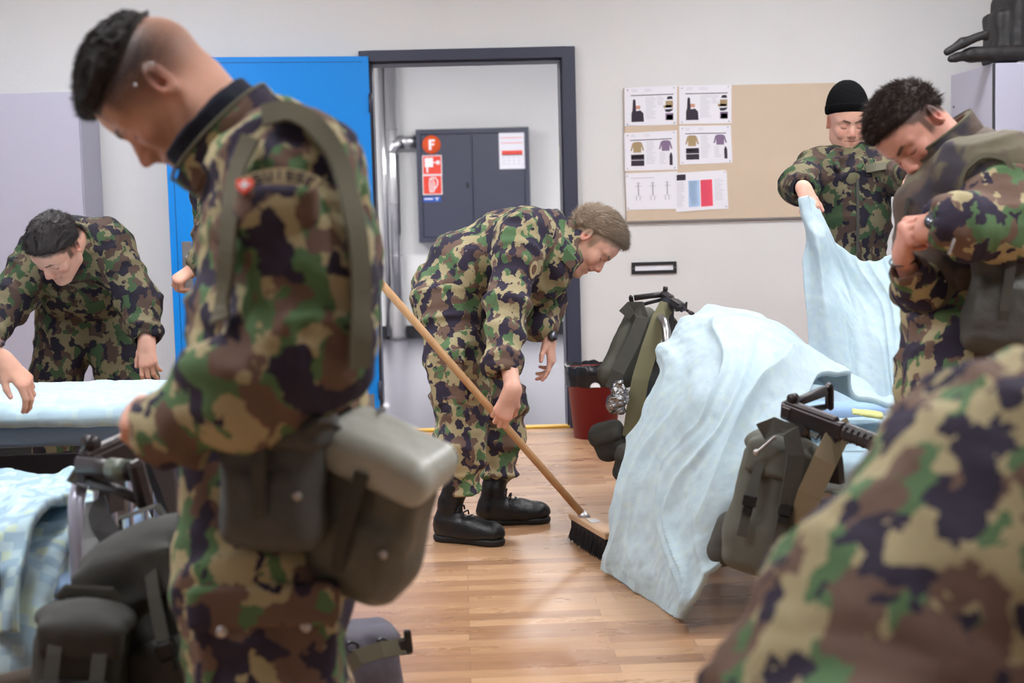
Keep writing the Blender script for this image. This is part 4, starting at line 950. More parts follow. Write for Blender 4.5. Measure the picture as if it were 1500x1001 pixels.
for k, (gx, gd, td) in enumerate(((395, D-.1, (-1, -.1)), (425, D+.15, (-1, .1)))):
    q = W(gx, 1340, gd); boot(F_R, (q[0]+.02, q[1], 0), (q[0]-1, q[1]+td[1], 0), mats=BM, shaft_to=(q[0]+.01, q[1], .27), lace=False)
axc = unit(np.array((-.70, 0, .71)))
collar(F_R, W(338, 210, D), axc, .090, .060, M_NAVY, flare=1.03, t=.010, name='blue_collar', vox=.004)
collar(F_R, W(349, 221, D), axc, .105, .040, M_CAMO, flare=1.06, t=.012, vox=.004)
mb = MB(); fr_ = frame(axc); cc_ = W(349, 221, D)+axc*.043; mb.ring([cc_+fr_[:, 0]*math.cos(a)*.109+fr_[:, 1]*math.sin(a)*.109 for a in np.linspace(0, 2*math.pi, 40, endpoint=False)], .003, 6, closed=True); mb.build('collar_piping', M_OLIVE, F_R)
# webbing of the load vest
strap_on('shoulder_strap', F_R, JV, [(384, 170), (420, 160), (458, 178), (492, 222), (514, 290), (526, 360), (530, 450), (526, 540)], .036, .006, M_OLIVE, .008)
strap_on('chest_strap', F_R, JV, [(368, 200), (346, 250), (336, 320), (330, 400), (322, 470)], .034, .006, M_OLIVE, .01)
# sleeve: arc patch with lettering, cross badge, pocket
def arc_patch():
    q0 = hit(JV, 410, 284); k = np.linalg.norm(JV-q0, axis=1) < .05; N = normals(JV, JF)[k].mean(0); n_ = unit(N); fr2 = np.stack((unit(np.cross((0, 0, 1), n_)), np.zeros(3), n_), 1); ax_ = -fr2[:, 0] if fr2[0, 0] < 0 else fr2[:, 0]; up_ = unit(np.cross(n_, ax_)); up_ = up_ if up_[2] > 0 else -up_
    c = q0+n_*.016; R0 = .080; mb = MB(); cc = c-up_*R0*.75
    def P(a, r, e): return cc+(ax_*math.sin(a)+up_*math.cos(a))*r+n_*e
    A = np.linspace(-.72, .72, 15)
    for a, b in zip(A[:-1], A[1:]): mb.add([P(a, R0-.014, 0), P(b, R0-.014, 0), P(b, R0+.014, 0), P(a, R0+.014, 0)], [(0, 1, 2, 3), (3, 2, 1, 0)], 0)
    glyph = {'S': ((0, 0, 1, .2), (0, .4, 1, .6), (0, .8, 1, 1), (0, .5, .25, 1), (.75, 0, 1, .5)), 'U': ((0, 0, .25, 1), (.75, 0, 1, 1), (0, 0, 1, .2)), 'I': ((.38, 0, .62, 1),), 'T': ((0, .8, 1, 1), (.38, 0, .62, 1)), 'Z': ((0, 0, 1, .2), (0, .8, 1, 1), (.35, .2, .65, .8)), 'E': ((0, 0, .25, 1), (0, 0, 1, .2), (0, .4, .8, .6), (0, .8, 1, 1)), 'R': ((0, 0, .25, 1), (0, .8, 1, 1), (0, .4, 1, .6), (.75, .5, 1, .9), (.6, 0, .85, .4)), 'L': ((0, 0, .25, 1), (0, 0, 1, .2)), 'A': ((0, 0, .25, 1), (.75, 0, 1, 1), (0, .8, 1, 1), (0, .4, 1, .55)), 'N': ((0, 0, .25, 1), (.75, 0, 1, 1), (.35, .3, .65, .7)), 'D': ((0, 0, .25, 1), (0, .8, .8, 1), (0, 0, .8, .2), (.7, .15, .95, .85))}
    word = 'SUISSE'
    for i, ch in enumerate(word):
        a0 = -.45+i*.19; w_ = .14
        for (x0, y0, x1, y1) in glyph[ch]:
            q = [(a0+x*w_, R0-.009+y*.018) for x, y in ((x0, y0), (x1, y0), (x1, y1), (x0, y1))]; mb.add([P(a, r, .0012) for a, r in q], [(0, 1, 2, 3), (3, 2, 1, 0)], 1)
    mb.build('name_arc_patch', [M_PATCH, M_DINK], F_R)
    mb = MB(); b = P(-.66, R0-.004, .002); h = .0115
    pts = [(-h, h), (h, h), (h, -h*.2), (0, -h*1.3), (-h, -h*.2)]; mb.prism(pts, b, ax_, up_, .003, 0)
    mb.prism([(-.007, .002), (.007, .002), (.007, -.002), (-.007, -.002)], b+n_*.0035, ax_, up_, .001, 1); mb.prism([(-.002, .007), (.002, .007), (.002, -.007), (-.002, -.007)], b+n_*.0035, ax_, up_, .001, 1)
    mb.build('cross_badge', [M_RED, M_WHITE], F_R)
arc_patch()
c = hit(JV, 398, 322); soft('sleeve_pocket', [('ell', c+np.array((0, .016, 0)), (.060, .024, .042)), ('box', c+np.array((.01, .02, .02)), (.058, .022, .03), None, .015)], M_CAMO, F_R, .005, .01)
# hip pouch and mask bag
M_BAG = mat_plain('grey_olive_rubberised', (88, 88, 80), .42, var=.08, bump=(30., .003)); M_POUCH = mat_plain('dark_green_grey_pouch', (74, 74, 72), .5, var=.08, bump=(40., .003))
M_BAGLIT = mat_plain('bag_flap', (176, 178, 168), .36, var=.05, bump=(24., .003))  # paler than the bag body: light from above is painted into the flap
def bag(name, label, cat, c, B, hx, hy, hz, mat, flapmat, flap=.38, parts=()):
    """soft box bag; B columns: width, towards the wearer, up"""
    c = v3(c); T = thing(name, label, cat, tuple(c)); P = lambda x, y, z: c+B @ np.array((x, y, z))
    soft('bag_body', [('box', c, (hx, hy, hz), B, min(hx, hy)*.6), ('ell', P(0, 0, -hz*.5), (hx*1.06, hy*1.1, hz*.55), B), ('box', P(0, -hy*.9, -hz*.35), (hx*.75, hy*.35, hz*.5), B, hy*.3)], mat, T, .006, .02, .007, 12)
    fz = hz*(1-flap); soft('bag_flap', [('box', P(0, -.002, (hz+fz)/2+.004), (hx+.008, hy+.010, (hz-fz)/2+.008), B, min(hx, hy)*.45)], flapmat, T, .005, .02, .005, 10, 4)
    mb = MB(); mb.strap([P(0, -hy*1.1-.012, fz+.03), P(0, -hy*1.35-.008, fz-.02), P(0, -hy*1.3-.006, -hz*.3), P(0, -hy*1.2, -hz*.6)], .022, .004, -B[:, 1]); mb.build('closing_strap', M_OLIVED, T)
    q = P(hx*.7, -hy*1.05-.006, -hz*.1); mb = MB(); mb.cyl(q, q-B[:, 1]*.004, .007, n=14); mb.build('snap_button', M_STEEL, T); return T
Bp = frame((.06, 0, 1), (1, -.25, 0)); Bp = np.stack((Bp[:, 0], Bp[:, 1], Bp[:, 2]), 1)
pou = bag('hip_pouch', 'dark olive pouch hanging at the hip of the large man at left', 'pouch', W(402, 705, D-.235), Bp, .078, .042, .098, M_POUCH, M_POUCH, .42)
up_ = unit(np.array((.27, -.30, .91))); xr = np.array((.88, -.42, 0)); Bm = frame(up_, xr)
mbag = bag('mask_bag', 'grey gas mask bag, its lit top painted paler, hanging behind the large man at left', 'bag', W(545, 752, D-.16), Bm, .088, .062, .128, M_BAG, M_BAGLIT, .44)
mb = MB(); mb.ring([W(528, 620, D-.12), W(552, 604, D-.15), W(566, 594, D-.17)], .004, 6); mb.build('hook', M_STEEL, mbag)
mb = MB(); mb.strap([W(500, 600, D-.16), W(520, 640, D-.16), W(545, 680, D-.15)], .03, .004, (0, -1, 0)); mb.build('carry_strap', M_OLIVED, mbag)
strap_on('webbing_belt', F_R, JV, [(452, 628), (500, 632), (526, 642)], .04, .006, M_OLIVED, .006)
# ================================================================== MAN IN VEST (right)
D = 3.6
g_ = W(1400, 600, D); VR = thing('person', 'brown-haired man at right closing the padded vest over his camouflage with both hands', 'person', (g_[0], g_[1], 0))
nbV = W(1398, 232, D)
hcV = W(1345, 192, D)
V, F, at, L, hf = make_head(hcV, (-.50, -.42, -.75), (-.83, 0, .55), nbV, sc=.98, neck_r=.058)
J = dict(nb=nbV, pv=W(1415, 480, D), sl=W(1455, 262, D-.19), el=W(1478, 335, D-.26), wl=W(1362, 328, D-.34), sr=W(1425, 255, D+.2), er=W(1370, 425, D+.10), wr=W(1322, 376, D-.23),
         hl=W(1420, 500, D-.1), hr=W(1400, 500, D+.1), kl=W(1400, 720, D-.12), kr=W(1370, 700, D+.1), al=W(1420, 970, D-.12), ar=W(1390, 960, D+.12))
h1 = make_hand(W(1368, 331, D-.34), (-.50, .85, -.14), (-.76, -.48, .42), -1, curls=((58, 62, 30), (62, 70, 35), (66, 70, 35), (66, 72, 35)), spread=2, thumb=((.04, .030, -.02), (.062, .034, -.035), (.082, .028, -.045)), forearm=W(1420, 330, D-.34), elbow_r=.040)
h2 = make_hand(W(1322, 374, D-.24), (-.15, -.72, .60), (-.95, .05, -.2), 1, curls=((72, 30, 18), (76, 34, 20), (80, 38, 20), (84, 42, 22)), spread=2, thumb=((.05, .030, -.02), (.080, .034, -.030), (.104, .024, -.036)), forearm=W(1336, 408, D-.2), elbow_r=.034, sc=.9, fr0=.025)
V_, F_, A_ = join([(V, F, at), h1[:3], h2[:3], core_body(J)]); mesh_obj('body', V_, F_, M_SKIN3, VR, attr=A_)
make_hair(hf, M_HAIRBR, VR, slope=.58, z0=.020, thick=.010, slen=.020, comb=(.9, 0, .25), spikes=10000, seed=8, top=.002)
S = SDF(.0085, .04)
S.chain([W(1415, 470, D), W(1425, 380, D), W(1430, 300, D), W(1415, 250, D)], [.13, .135, .14, .10], bone=True)
S.chain([W(1455, 258, D-.19), W(1470, 300, D-.24), W(1474, 332, D-.27)], [.074, .085, .078], .04, bone=True); S.chain([W(1474, 333, D-.27), W(1425, 332, D-.32), W(1390, 330, D-.34)], [.080, .066, .052], .03, bone=True)
S.cone(W(1390, 330, D-.34), W(1383, 329, D-.34), .050, .044, .008); S.cone(W(1386, 330, D-.34), W(1364, 328, D-.34), .032, .038, .004, 's')
S.chain([W(1425, 262, D+.2), W(1400, 350, D+.2), W(1368, 425, D+.08)], [.08, .072, .065], .04, bone=True); S.chain([W(1368, 430, D+.05), W(1350, 418, D-.10), W(1329, 397, D-.22)], [.064, .056, .042], .03, bone=True)
S.cone(W(1331, 400, D-.22), W(1322, 380, D-.24), .029, .037, .004, 's')
S.plane(W(1400, 478, D), (0, 0, -1), .01)
jk, JV, JF = cloth_mesh(S, .022, 7., 21., 'jacket', M_CAMO, VR)
S = SDF(.009, .045)
S.chain([W(1412, 465, D-.05), W(1400, 560, D-.10), W(1400, 720, D-.12), W(1418, 930, D-.12)], [.135, .11, .09, .075], bone=True)
S.chain([W(1405, 465, D+.05), W(1378, 560, D+.08), W(1368, 700, D+.1), W(1388, 930, D+.12)], [.125, .105, .09, .075], bone=True)
cloth_mesh(S, .016, 8., 24., 'trousers', M_CAMO2, VR)
for q, k in ((W(1418, 960, D-.12), -.1), (W(1388, 950, D+.12), .1)): boot(VR, (q[0]+.02, q[1], 0), (q[0]-1, q[1]+k, 0), mats=BM, shaft_to=(q[0]+.01, q[1], .27), lace=False)
# vest: darker faded camouflage shell with piping and a tall collar
m_ = NT('vest_cloth'); o_ = m_.obj(); n1 = m_.noise(o_, 6.5, 2.5, .6); n2 = m_.noise(m_.scale(o_, 1., (4, 2, 1)), 7.5, 2.5, .6)
c_ = m_.mix(m_.ramp(n1, [(.50, g4(0)), (.56, g4(1))]), srgb(108, 101, 84), srgb(96, 82, 74)); c_ = m_.mix(m_.ramp(n2, [(.56, g4(0)), (.62, g4(1))]), c_, srgb(64, 60, 70))
m_['Base Color'] = c_; m_['Roughness'] = .85; m_.bump(m_.noise(o_, 300., 2.), .001, .7); M_VEST = m_.m
S = SDF(.008, .03)
S.chain([W(1402, 425, D), W(1415, 360, D), W(1424, 300, D), W(1420, 258, D)], [.158, .165, .168, .125], bone=True, squash=((0, 1, 0), 1.05))
S.cone(W(1410, 252, D-.13), W(1464, 256, D-.19), .078, .104); S.cone(W(1412, 250, D+.15), W(1445, 250, D+.17), .065, .060)
S.cone(W(1474, 290, D-.02), W(1484, 420, D-.02), .09, .10); S.cone(W(1355, 300, D-.06), W(1372, 420, D-.06), .07, .075)
S.chain([W(1446, 312, D-.36), W(1456, 360, D-.38)], [.115, .11], .02, 's'); S.chain([W(1430, 290, D+.30), W(1410, 400, D+.33)], [.11, .11], .02, 's')
S.cone(W(1440, 345, D-.36), W(1360, 330, D-.42), .085, .07, .02, 's')
S.plane(W(1400, 462, D), (-.25, 0, -1), .008)
vs, VV, VF = cloth_mesh(S, .008, 8., 31., 'padded_vest', M_VEST, VR)
strap_on('vest_piping', VR, VV, [(1330, 290), (1322, 360), (1335, 420), (1352, 446)], .008, .006, M_OLIVED, .004)
strap_on('vest_piping', VR, VV, [(1402, 300), (1412, 250), (1440, 226), (1475, 232), (1492, 270)], .012, .007, M_OLIVE, .005)
c = hit(VV, 1378, 395); soft('vest_pocket', [('box', c+np.array((.01, .03, 0)), (.070, .045, .11), None, .04)], M_VEST, VR, .006, .01, .006)
mb = MB(); q = hit(VV, 1375, 405, .03); mb.cyl(q, q+np.array((0, -.006, 0)), .008, n=14); mb.build('snap_button', M_BRACE, VR)
c = W(1476, 425, D-.30); sat = bag('side_bag', 'olive grey satchel hanging at the right hip of the man in the vest', 'bag', W(1474, 428, D-.24), frame((.15, 0, 1), (1, -.35, 0)), .085, .05, .14, M_POUCH, M_OLIVED, .5)
axv = unit(np.array((-.60, .05, .80)))
collar(VR, W(1405, 240, D), axv, .092, .088, M_VEST, flare=1.10, t=.022, open_dir=None, name='vest_collar', vox=.005)
mb = MB(); fr_ = frame(axv); cc_ = W(1405, 240, D)+axv*.088; mb.ring([cc_+fr_[:, 0]*math.cos(a)*.098+fr_[:, 1]*math.sin(a)*.098 for a in np.linspace(0, 2*math.pi, 40, endpoint=False)], .004, 6, closed=True); mb.build('collar_piping', M_OLIVE, VR)
watch(VR, W(1369, 331, D-.335), (-1, .4, -.1), .033, (-.1, -1, .3))
mb = MB(); fr_ = frame((-.3, -.35, .9)); cc_ = W(1323, 381, D-.23); mb.ring([cc_+fr_[:, 0]*math.cos(a)*.031+fr_[:, 1]*math.sin(a)*.029 for a in np.linspace(0, 2*math.pi, 24, endpoint=False)], .0022, 6, closed=True); mb.build('bracelet', M_BRACE, VR)
mb = MB(); q = hit(JV, 1398, 350, .004); mb.ring([q, q+np.array((-.006, -.004, -.012)), q+np.array((-.014, -.004, -.034))], .0035, 6); mb.build('zip_puller', M_STEEL, VR)
# ================================================================== MAN IN BLACK BEANIE
D = 6.15
g_ = W(1240, 500, D); BR = thing('person', 'smiling man in a black knitted beanie holding up a pale blue blanket by the pinboard', 'person', (g_[0], g_[1], 0))
hcB = W(1241, 180, D); nbB = W(1242, 228, D+.03)
V, F, at, L, hf = make_head(hcB, (-.04, -.93, -.27), (.0, -.25, 1), nbB, smile=.55, mouth_open=.001, sc=1.0, hl=(.66, .3))
J = dict(nb=nbB, pv=W(1245, 375, D), sr=W(1192, 242, D), er=W(1170, 272, D-.16), wr=W(1181, 280, D-.36), sl=W(1296, 246, D), el=W(1325, 262, D-.12), wl=W(1345, 250, D-.36),
         hl=W(1262, 390, D), hr=W(1226, 390, D), kl=W(1265, 530, D), kr=W(1225, 530, D), al=W(1268, 670, D), ar=W(1222, 670, D))
h1 = make_hand(W(1178, 278, D-.36), (.15, -.55, -.75), (.1, -.8, .55), 1, curls=(55, 70, 40), forearm=W(1172, 274, D-.2), elbow_r=.036)
h2 = make_hand(W(1345, 250, D-.36), (-.2, -.8, -.4), (0, -.4, .9), -1, curls=(50, 60, 30), forearm=W(1335, 256, D-.2), elbow_r=.036)
V_, F_, A_ = join([(V, F, at), h1[:3], h2[:3], core_body(J)]); mesh_obj('body', V_, F_, M_SKIN, BR, attr=A_)
O_, B_h, s_ = hf; T = lambda x, y, z: O_+B_h @ (np.array((x, y, z))*1.0); S = SDF(.005, .012); S.ell(T(-.010, 0, .052), (.110, .089, .092), B_h); S.ell(T(-.035, 0, .095), (.080, .074, .078), B_h, .03)
S.plane(T(0, 0, .040), B_h @ unit(np.array((.30, 0, -1.))), .006); V, F = S.mesh(); L = (V-O_) @ B_h; a = np.arctan2(L[:, 1], L[:, 0]); V = V+normals(V, F)*(np.sin(a*60)*.0008+((L[:, 2]-.040-.30*L[:, 0]) < .035)*.003)[:, None]
mesh_obj('beanie', V, F, M_KNIT, BR)
S = SDF(.009, .045)
S.chain([W(1243, 372, D), W(1243, 320, D), W(1243, 270, D)], [.128, .145, .14], .04, bone=True, squash=((1, 0, 0), 1.15)); S.cone(W(1205, 248, D), W(1283, 248, D), .095, .095); S.cone(W(1234, 258, D), W(1250, 258, D), .08, .08)
S.chain([W(1195, 250, D), W(1170, 272, D-.15), W(1176, 277, D-.31)], [.085, .072, .056], .03, bone=True); S.chain([W(1292, 250, D), W(1322, 262, D-.12), W(1342, 252, D-.31)], [.085, .07, .055], .03, bone=True)
S.cone(W(1176, 277, D-.30), W(1180, 280, D-.40), .038, .045, .005, 's'); S.plane(W(1243, 388, D), (0, 0, -1), .01)
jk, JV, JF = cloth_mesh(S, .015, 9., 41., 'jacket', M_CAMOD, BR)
S = SDF(.006, .004); 
for s_x in (-1, 1): S.box(W(1243+s_x*17, 233, D-.11), (.012, .045, .032), frame((s_x*.55, -.5, .9), (0, 1, .2)), .008, .004)
for s_x in (-1, 1):
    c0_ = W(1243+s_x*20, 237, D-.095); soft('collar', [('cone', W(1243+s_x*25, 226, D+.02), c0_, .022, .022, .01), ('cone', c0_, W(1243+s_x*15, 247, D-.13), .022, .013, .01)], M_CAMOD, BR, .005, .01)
soft('shirt', [('cone', W(1244, 262, D-.085), W(1244, 238, D-.045), .058, .064)], mat_plain('khaki_shirt', (108, 104, 78), .9), BR, .006)
strap_on('zip_line', BR, JV, [(1256, 262), (1257, 310), (1256, 372)], .012, .003, M_OLIVED, .003)
strap_on('name_tape', BR, JV, [(1268, 247), (1298, 243)], .035, .003, M_OLIVE, .004)
S = SDF(.011, .045); S.chain([W(1262, 385, D), W(1265, 530, D), W(1268, 650, D)], [.11, .09, .08], bone=True); S.chain([W(1226, 385, D), W(1225, 530, D), W(1222, 650, D)], [.11, .09, .08], bone=True)
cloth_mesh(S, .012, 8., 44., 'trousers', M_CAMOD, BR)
for q in (W(1268, 650, D), W(1222, 650, D)): boot(BR, (q[0], q[1]+.02, 0), (q[0], q[1]-1, 0), mats=BM, shaft_to=(q[0], q[1], .27), lace=False)
# ================================================================== MAN MAKING THE FAR BED (left)
D = 5.75
g_ = W(128, 600, D+.1); LR = thing('person', 'dark-haired man in camouflage leaning over the far bed in front of the locker', 'person', (g_[0], g_[1], 0))
hcL = W(84, 362, D-.34); nbL = W(108, 352, D-.20)
V, F, at, L, hf = make_head(hcL, (-.30, -.50, -.80), (-.22, -.75, .6), nbL, sc=1.03)
J = dict(nb=nbL, pv=W(125, 452, D+.12), sr=W(50, 378, D-.12), er=W(10, 440, D-.18), wr=W(-25, 510, D-.35), sl=W(168, 372, D-.12), el=W(205, 440, D-.16), wl=W(216, 500, D-.24),
         hr=W(98, 465, D+.12), hl=W(155, 465, D+.12), kr=W(78, 560, D+.08), kl=W(192, 560, D+.08), ar=W(75, 690, D+.14), al=W(205, 690, D+.14))
h1 = make_hand(W(215, 500, D-.24), (.05, -.15, -1), (-.15, -1, .15), -1, curls=((15, 20, 10), (22, 25, 12), (28, 30, 15), (35, 35, 15)), spread=5, forearm=W(212, 475, D-.2), elbow_r=.036)
h2 = make_hand(W(-28, 512, D-.36), (-.2, -.2, -1), (-.2, -1, 0), 1, forearm=W(-10, 480, D-.3), elbow_r=.036)
V_, F_, A_ = join([(V, F, at), h1[:3], h2[:3], core_body(J)]); mesh_obj('body', V_, F_, M_SKIN, LR, attr=A_)
make_hair(hf, M_HAIRB, LR, slope=.62, z0=.018, thick=.013, slen=.014, comb=(.9, 0, .2), spikes=3000, seed=12)
S = SDF(.009, .045)
S.chain([W(127, 448, D+.10), W(124, 412, D), W(115, 378, D-.1)], [.130, .140, .125], bone=True, squash=((1, 0, 0), 1.2)); S.cone(W(72, 372, D-.12), W(155, 364, D-.12), .105, .110); S.cone(W(100, 352, D-.1), W(112, 342, D-.02), .08, .07)
S.chain([W(56, 380, D-.12), W(15, 440, D-.18), W(-20, 500, D-.32)], [.09, .078, .058], .03, bone=True); S.chain([W(165, 378, D-.12), W(203, 440, D-.16), W(214, 490, D-.22)], [.09, .078, .060], .03, bone=True)
S.cone(W(214, 486, D-.22), W(216, 508, D-.25), .040, .046, .005, 's')
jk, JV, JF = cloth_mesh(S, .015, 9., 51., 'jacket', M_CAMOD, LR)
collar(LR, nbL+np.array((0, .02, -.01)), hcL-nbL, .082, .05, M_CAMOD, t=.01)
S = SDF(.010, .05); S.chain([W(100, 455, D+.12), W(80, 560, D+.08), W(76, 680, D+.14)], [.125, .098, .08], bone=True); S.chain([W(152, 455, D+.12), W(188, 560, D+.08), W(204, 680, D+.14)], [.125, .098, .08], bone=True)
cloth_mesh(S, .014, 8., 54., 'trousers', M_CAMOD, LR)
for q, k in ((W(76, 670, D+.14), -.1), (W(204, 670, D+.14), .2)): boot(LR, (q[0], q[1], 0), (q[0]+k, q[1]-1, 0), mats=BM, shaft_to=(q[0], q[1], .27), lace=False)
# ================================================================== MAN BY THE DOOR (mostly hidden)
D = 6.35
g_ = W(345, 500, D); PR = thing('person', 'man in dark camouflage by the blue door, mostly hidden behind the large man', 'person', (g_[0], g_[1], 0))
hcP = W(345, 185, D); nbP = W(352, 232, D)
V, F, at, L, hf = make_head(hcP, (-.9, -.1, -.35), (-.3, 0, 1), nbP)
J = dict(nb=nbP, pv=W(352, 425, D), sl=W(338, 262, D-.19), el=W(312, 352, D-.22), wl=W(282, 400, D-.25), sr=W(350, 262, D+.19), er=W(345, 352, D+.2), wr=W(310, 410, D+.1),
         hl=W(350, 430, D-.1), hr=W(350, 430, D+.1), kl=W(352, 560, D-.1), kr=W(352, 560, D+.1), al=W(358, 690, D-.1), ar=W(358, 690, D+.1))
h1 = make_hand(W(286, 392, D-.26), (-.75, -.1, -.5), (-.5, -.6, .5), -1, curls=((50, 50, 20), (60, 60, 30), (60, 60, 30), (60, 60, 30)), thumb=((.045, .035, -.014), (.07, .03, -.04), (.09, .02, -.06)), forearm=W(300, 378, D-.24), elbow_r=.038, sc=1.05)
V_, F_, A_ = join([(V, F, at), h1[:3], core_body(J)]); mesh_obj('body', V_, F_, M_SKIN, PR, attr=A_); make_hair(hf, M_HAIRBR, PR, spikes=600)
S = SDF(.010, .045); S.chain([W(352, 430, D), W(350, 350, D), W(350, 275, D)], [.14, .145, .145], bone=True, squash=((0, 1, 0), 1.15)); S.cone(W(345, 258, D-.14), W(350, 258, D+.14), .09, .09)
S.chain([W(338, 268, D-.19), W(313, 345, D-.22), W(296, 385, D-.25)], [.10, .078, .056], .03, bone=True); S.chain([W(312, 290, D-.1), W(316, 340, D-.1)], [.09, .08], .04)
S.chain([W(350, 268, D+.19), W(345, 352, D+.2), W(310, 405, D+.1)], [.09, .078, .056], .03, bone=True)
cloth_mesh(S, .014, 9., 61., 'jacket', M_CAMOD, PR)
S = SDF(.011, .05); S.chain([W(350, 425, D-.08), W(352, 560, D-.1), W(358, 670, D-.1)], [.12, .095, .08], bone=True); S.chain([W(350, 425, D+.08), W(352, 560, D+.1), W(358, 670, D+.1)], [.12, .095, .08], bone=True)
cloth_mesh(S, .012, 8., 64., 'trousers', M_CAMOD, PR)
for k in (-.1, .1): q = W(358, 660, D+k); boot(PR, (q[0], q[1], 0), (q[0]-1, q[1], 0), mats=BM, shaft_to=(q[0], q[1], .27), lace=False)
# ================================================================== ARM REACHING IN FROM THE LEFT
D = 4.1
g_ = W(-190, 600, D+.1); AR = thing('person', 'man at the left edge of the picture, only his bare hand reaches over the bed', 'person', (g_[0], g_[1], 0))
hcA = W(-150, 300, D); nbA = W(-185, 345, D)
V, F, at, L, hf = make_head(hcA, (.7, 0, -.7), (.7, 0, .7), nbA)
J = dict(nb=nbA, pv=W(-230, 560, D), sl=W(-180, 385, D+.18), el=W(-120, 470, D+.2), wl=W(-60, 520, D+.15), sr=W(-175, 385, D-.15), er=W(-90, 480, D-.14), wr=W(-8, 528, D),
         hl=W(-230, 590, D+.1), hr=W(-230, 590, D-.1), kl=W(-215, 770, D+.1), kr=W(-215, 790, D-.1), al=W(-235, 920, D+.1), ar=W(-235, 950, D-.1))
h1 = make_hand(W(6, 530, D), (.60, -.05, -.62), (.62, -.45, .55), -1, curls=((28, 32, 15), (30, 38, 20), (36, 42, 20), (42, 46, 20)), spread=4, forearm=W(-45, 500, D), elbow_r=.040, sc=.98)
V_, F_, A_ = join([(V, F, at), h1[:3], core_body(J)]); mesh_obj('body', V_, F_, M_SKIN2, AR, attr=A_); make_hair(hf, M_HAIRBR, AR, spikes=500)
S = SDF(.012, .045); S.chain([W(-230, 560, D), W(-210, 470, D), W(-190, 395, D)], [.14, .145, .145], bone=True); S.cone(W(-185, 380, D-.14), W(-185, 380, D+.14), .09, .09)
S.chain([W(-175, 385, D-.16), W(-95, 475, D-.14), W(-16, 516, D)], [.09, .075, .046], .03, bone=True); S.chain([W(-180, 385, D+.18), W(-120, 470, D+.2), W(-60, 520, D+.15)], [.09, .075, .05], .03, bone=True); S.cone(W(-22, 512, D), W(0, 530, D), .034, .040, .005, 's')
cloth_mesh(S, .012, 9., 71., 'jacket', M_CAMO, AR)
S = SDF(.012, .05); S.chain([W(-230, 560, D-.08), W(-215, 780, D-.1), W(-235, 920, D-.1)], [.12, .095, .08], bone=True); S.chain([W(-230, 560, D+.08), W(-215, 770, D+.1), W(-235, 890, D+.1)], [.12, .095, .08], bone=True)
cloth_mesh(S, .012, 8., 74., 'trousers', M_CAMO2, AR)
for k in (-.1, .1): q = W(-235, 900, D+k); boot(AR, (q[0], q[1], 0), (q[0]+1, q[1], 0), mats=BM, shaft_to=(q[0], q[1], .27), lace=False)
# ================================================================== BENT BACK AT THE LOWER RIGHT
D = 1.62
g_ = W(1560, 900, D); RR = thing('person', 'back of a man in camouflage bending down very close at the lower right', 'person', (g_[0], g_[1], 0))
pvR = W(1600, 790, D+.04); nbR = W(1190, 1170, D); hcR = W(1130, 1260, D)
V, F, at, L, hf = make_head(hcR, (.2, 0, -1), (-.95, 0, -.3), nbR)
zf = lambda p: np.array((p[0], p[1], 0.))
J = dict(nb=nbR, pv=pvR, sl=W(1280, 1130, D-.17), el=W(1240, 1400, D-.2), wl=W(1180, 1560, D-.15), sr=W(1280, 1110, D+.18), er=W(1240, 1400, D+.2), wr=W(1180, 1560, D+.15),
         hl=pvR+(0.03, -.1, -.05), hr=pvR+(.03, .1, -.05), kl=zf(pvR)+(.0, -.12, .48), kr=zf(pvR)+(.0, .12, .48), al=zf(pvR)+(.08, -.12, .1), ar=zf(pvR)+(.08, .12, .1))
h1 = make_hand(J['wl'], (-.1, 0, -1), (0, -1, 0), -1, forearm=J['wl']+(0, 0, .1)); h2 = make_hand(J['wr'], (-.1, 0, -1), (0, 1, 0), 1, forearm=J['wr']+(0, 0, .1))
V_, F_, A_ = join([(V, F, at), h1[:3], h2[:3], core_body(J)]); mesh_obj('body', V_, F_, M_SKIN, RR, attr=A_); make_hair(hf, M_HAIRBR, RR, spikes=500)
S = SDF(.010, .06)
S.chain([W(1560, 800, D+.03), W(1410, 950, D+.02), W(1290, 1080, D)], [.205, .200, .185], .06, bone=True, squash=((0, 1, 0), 1.1))
for s_, k in (('l', -1), ('r', 1)): S.chain([J['s'+s_], J['e'+s_], J['w'+s_]+(0, 0, .04)], [.10, .085, .06], .04, bone=True)
jk, JV, JF = cloth_mesh(S, .032, 4.6, 81., 'jacket', mat_camo('camouflage_cloth_near', 15.5, (1.1, 6.3, 2.2)), RR)
S = SDF(.012, .06)
for k in (-1, 1): S.chain([pvR+(.03, k*.07, .0), zf(pvR)+(0, k*.12, .48), zf(pvR)+(.06, k*.12, .2)], [.17, .11, .085], .06, bone=True)
cloth_mesh(S, .02, 6., 84., 'trousers', M_CAMO2, RR)
for k in (-1, 1): q = zf(pvR)+(.08, k*.12, 0); boot(RR, q, q+(-1, 0, 0), mats=BM, shaft_to=q+(-.01, 0, .27), lace=False)
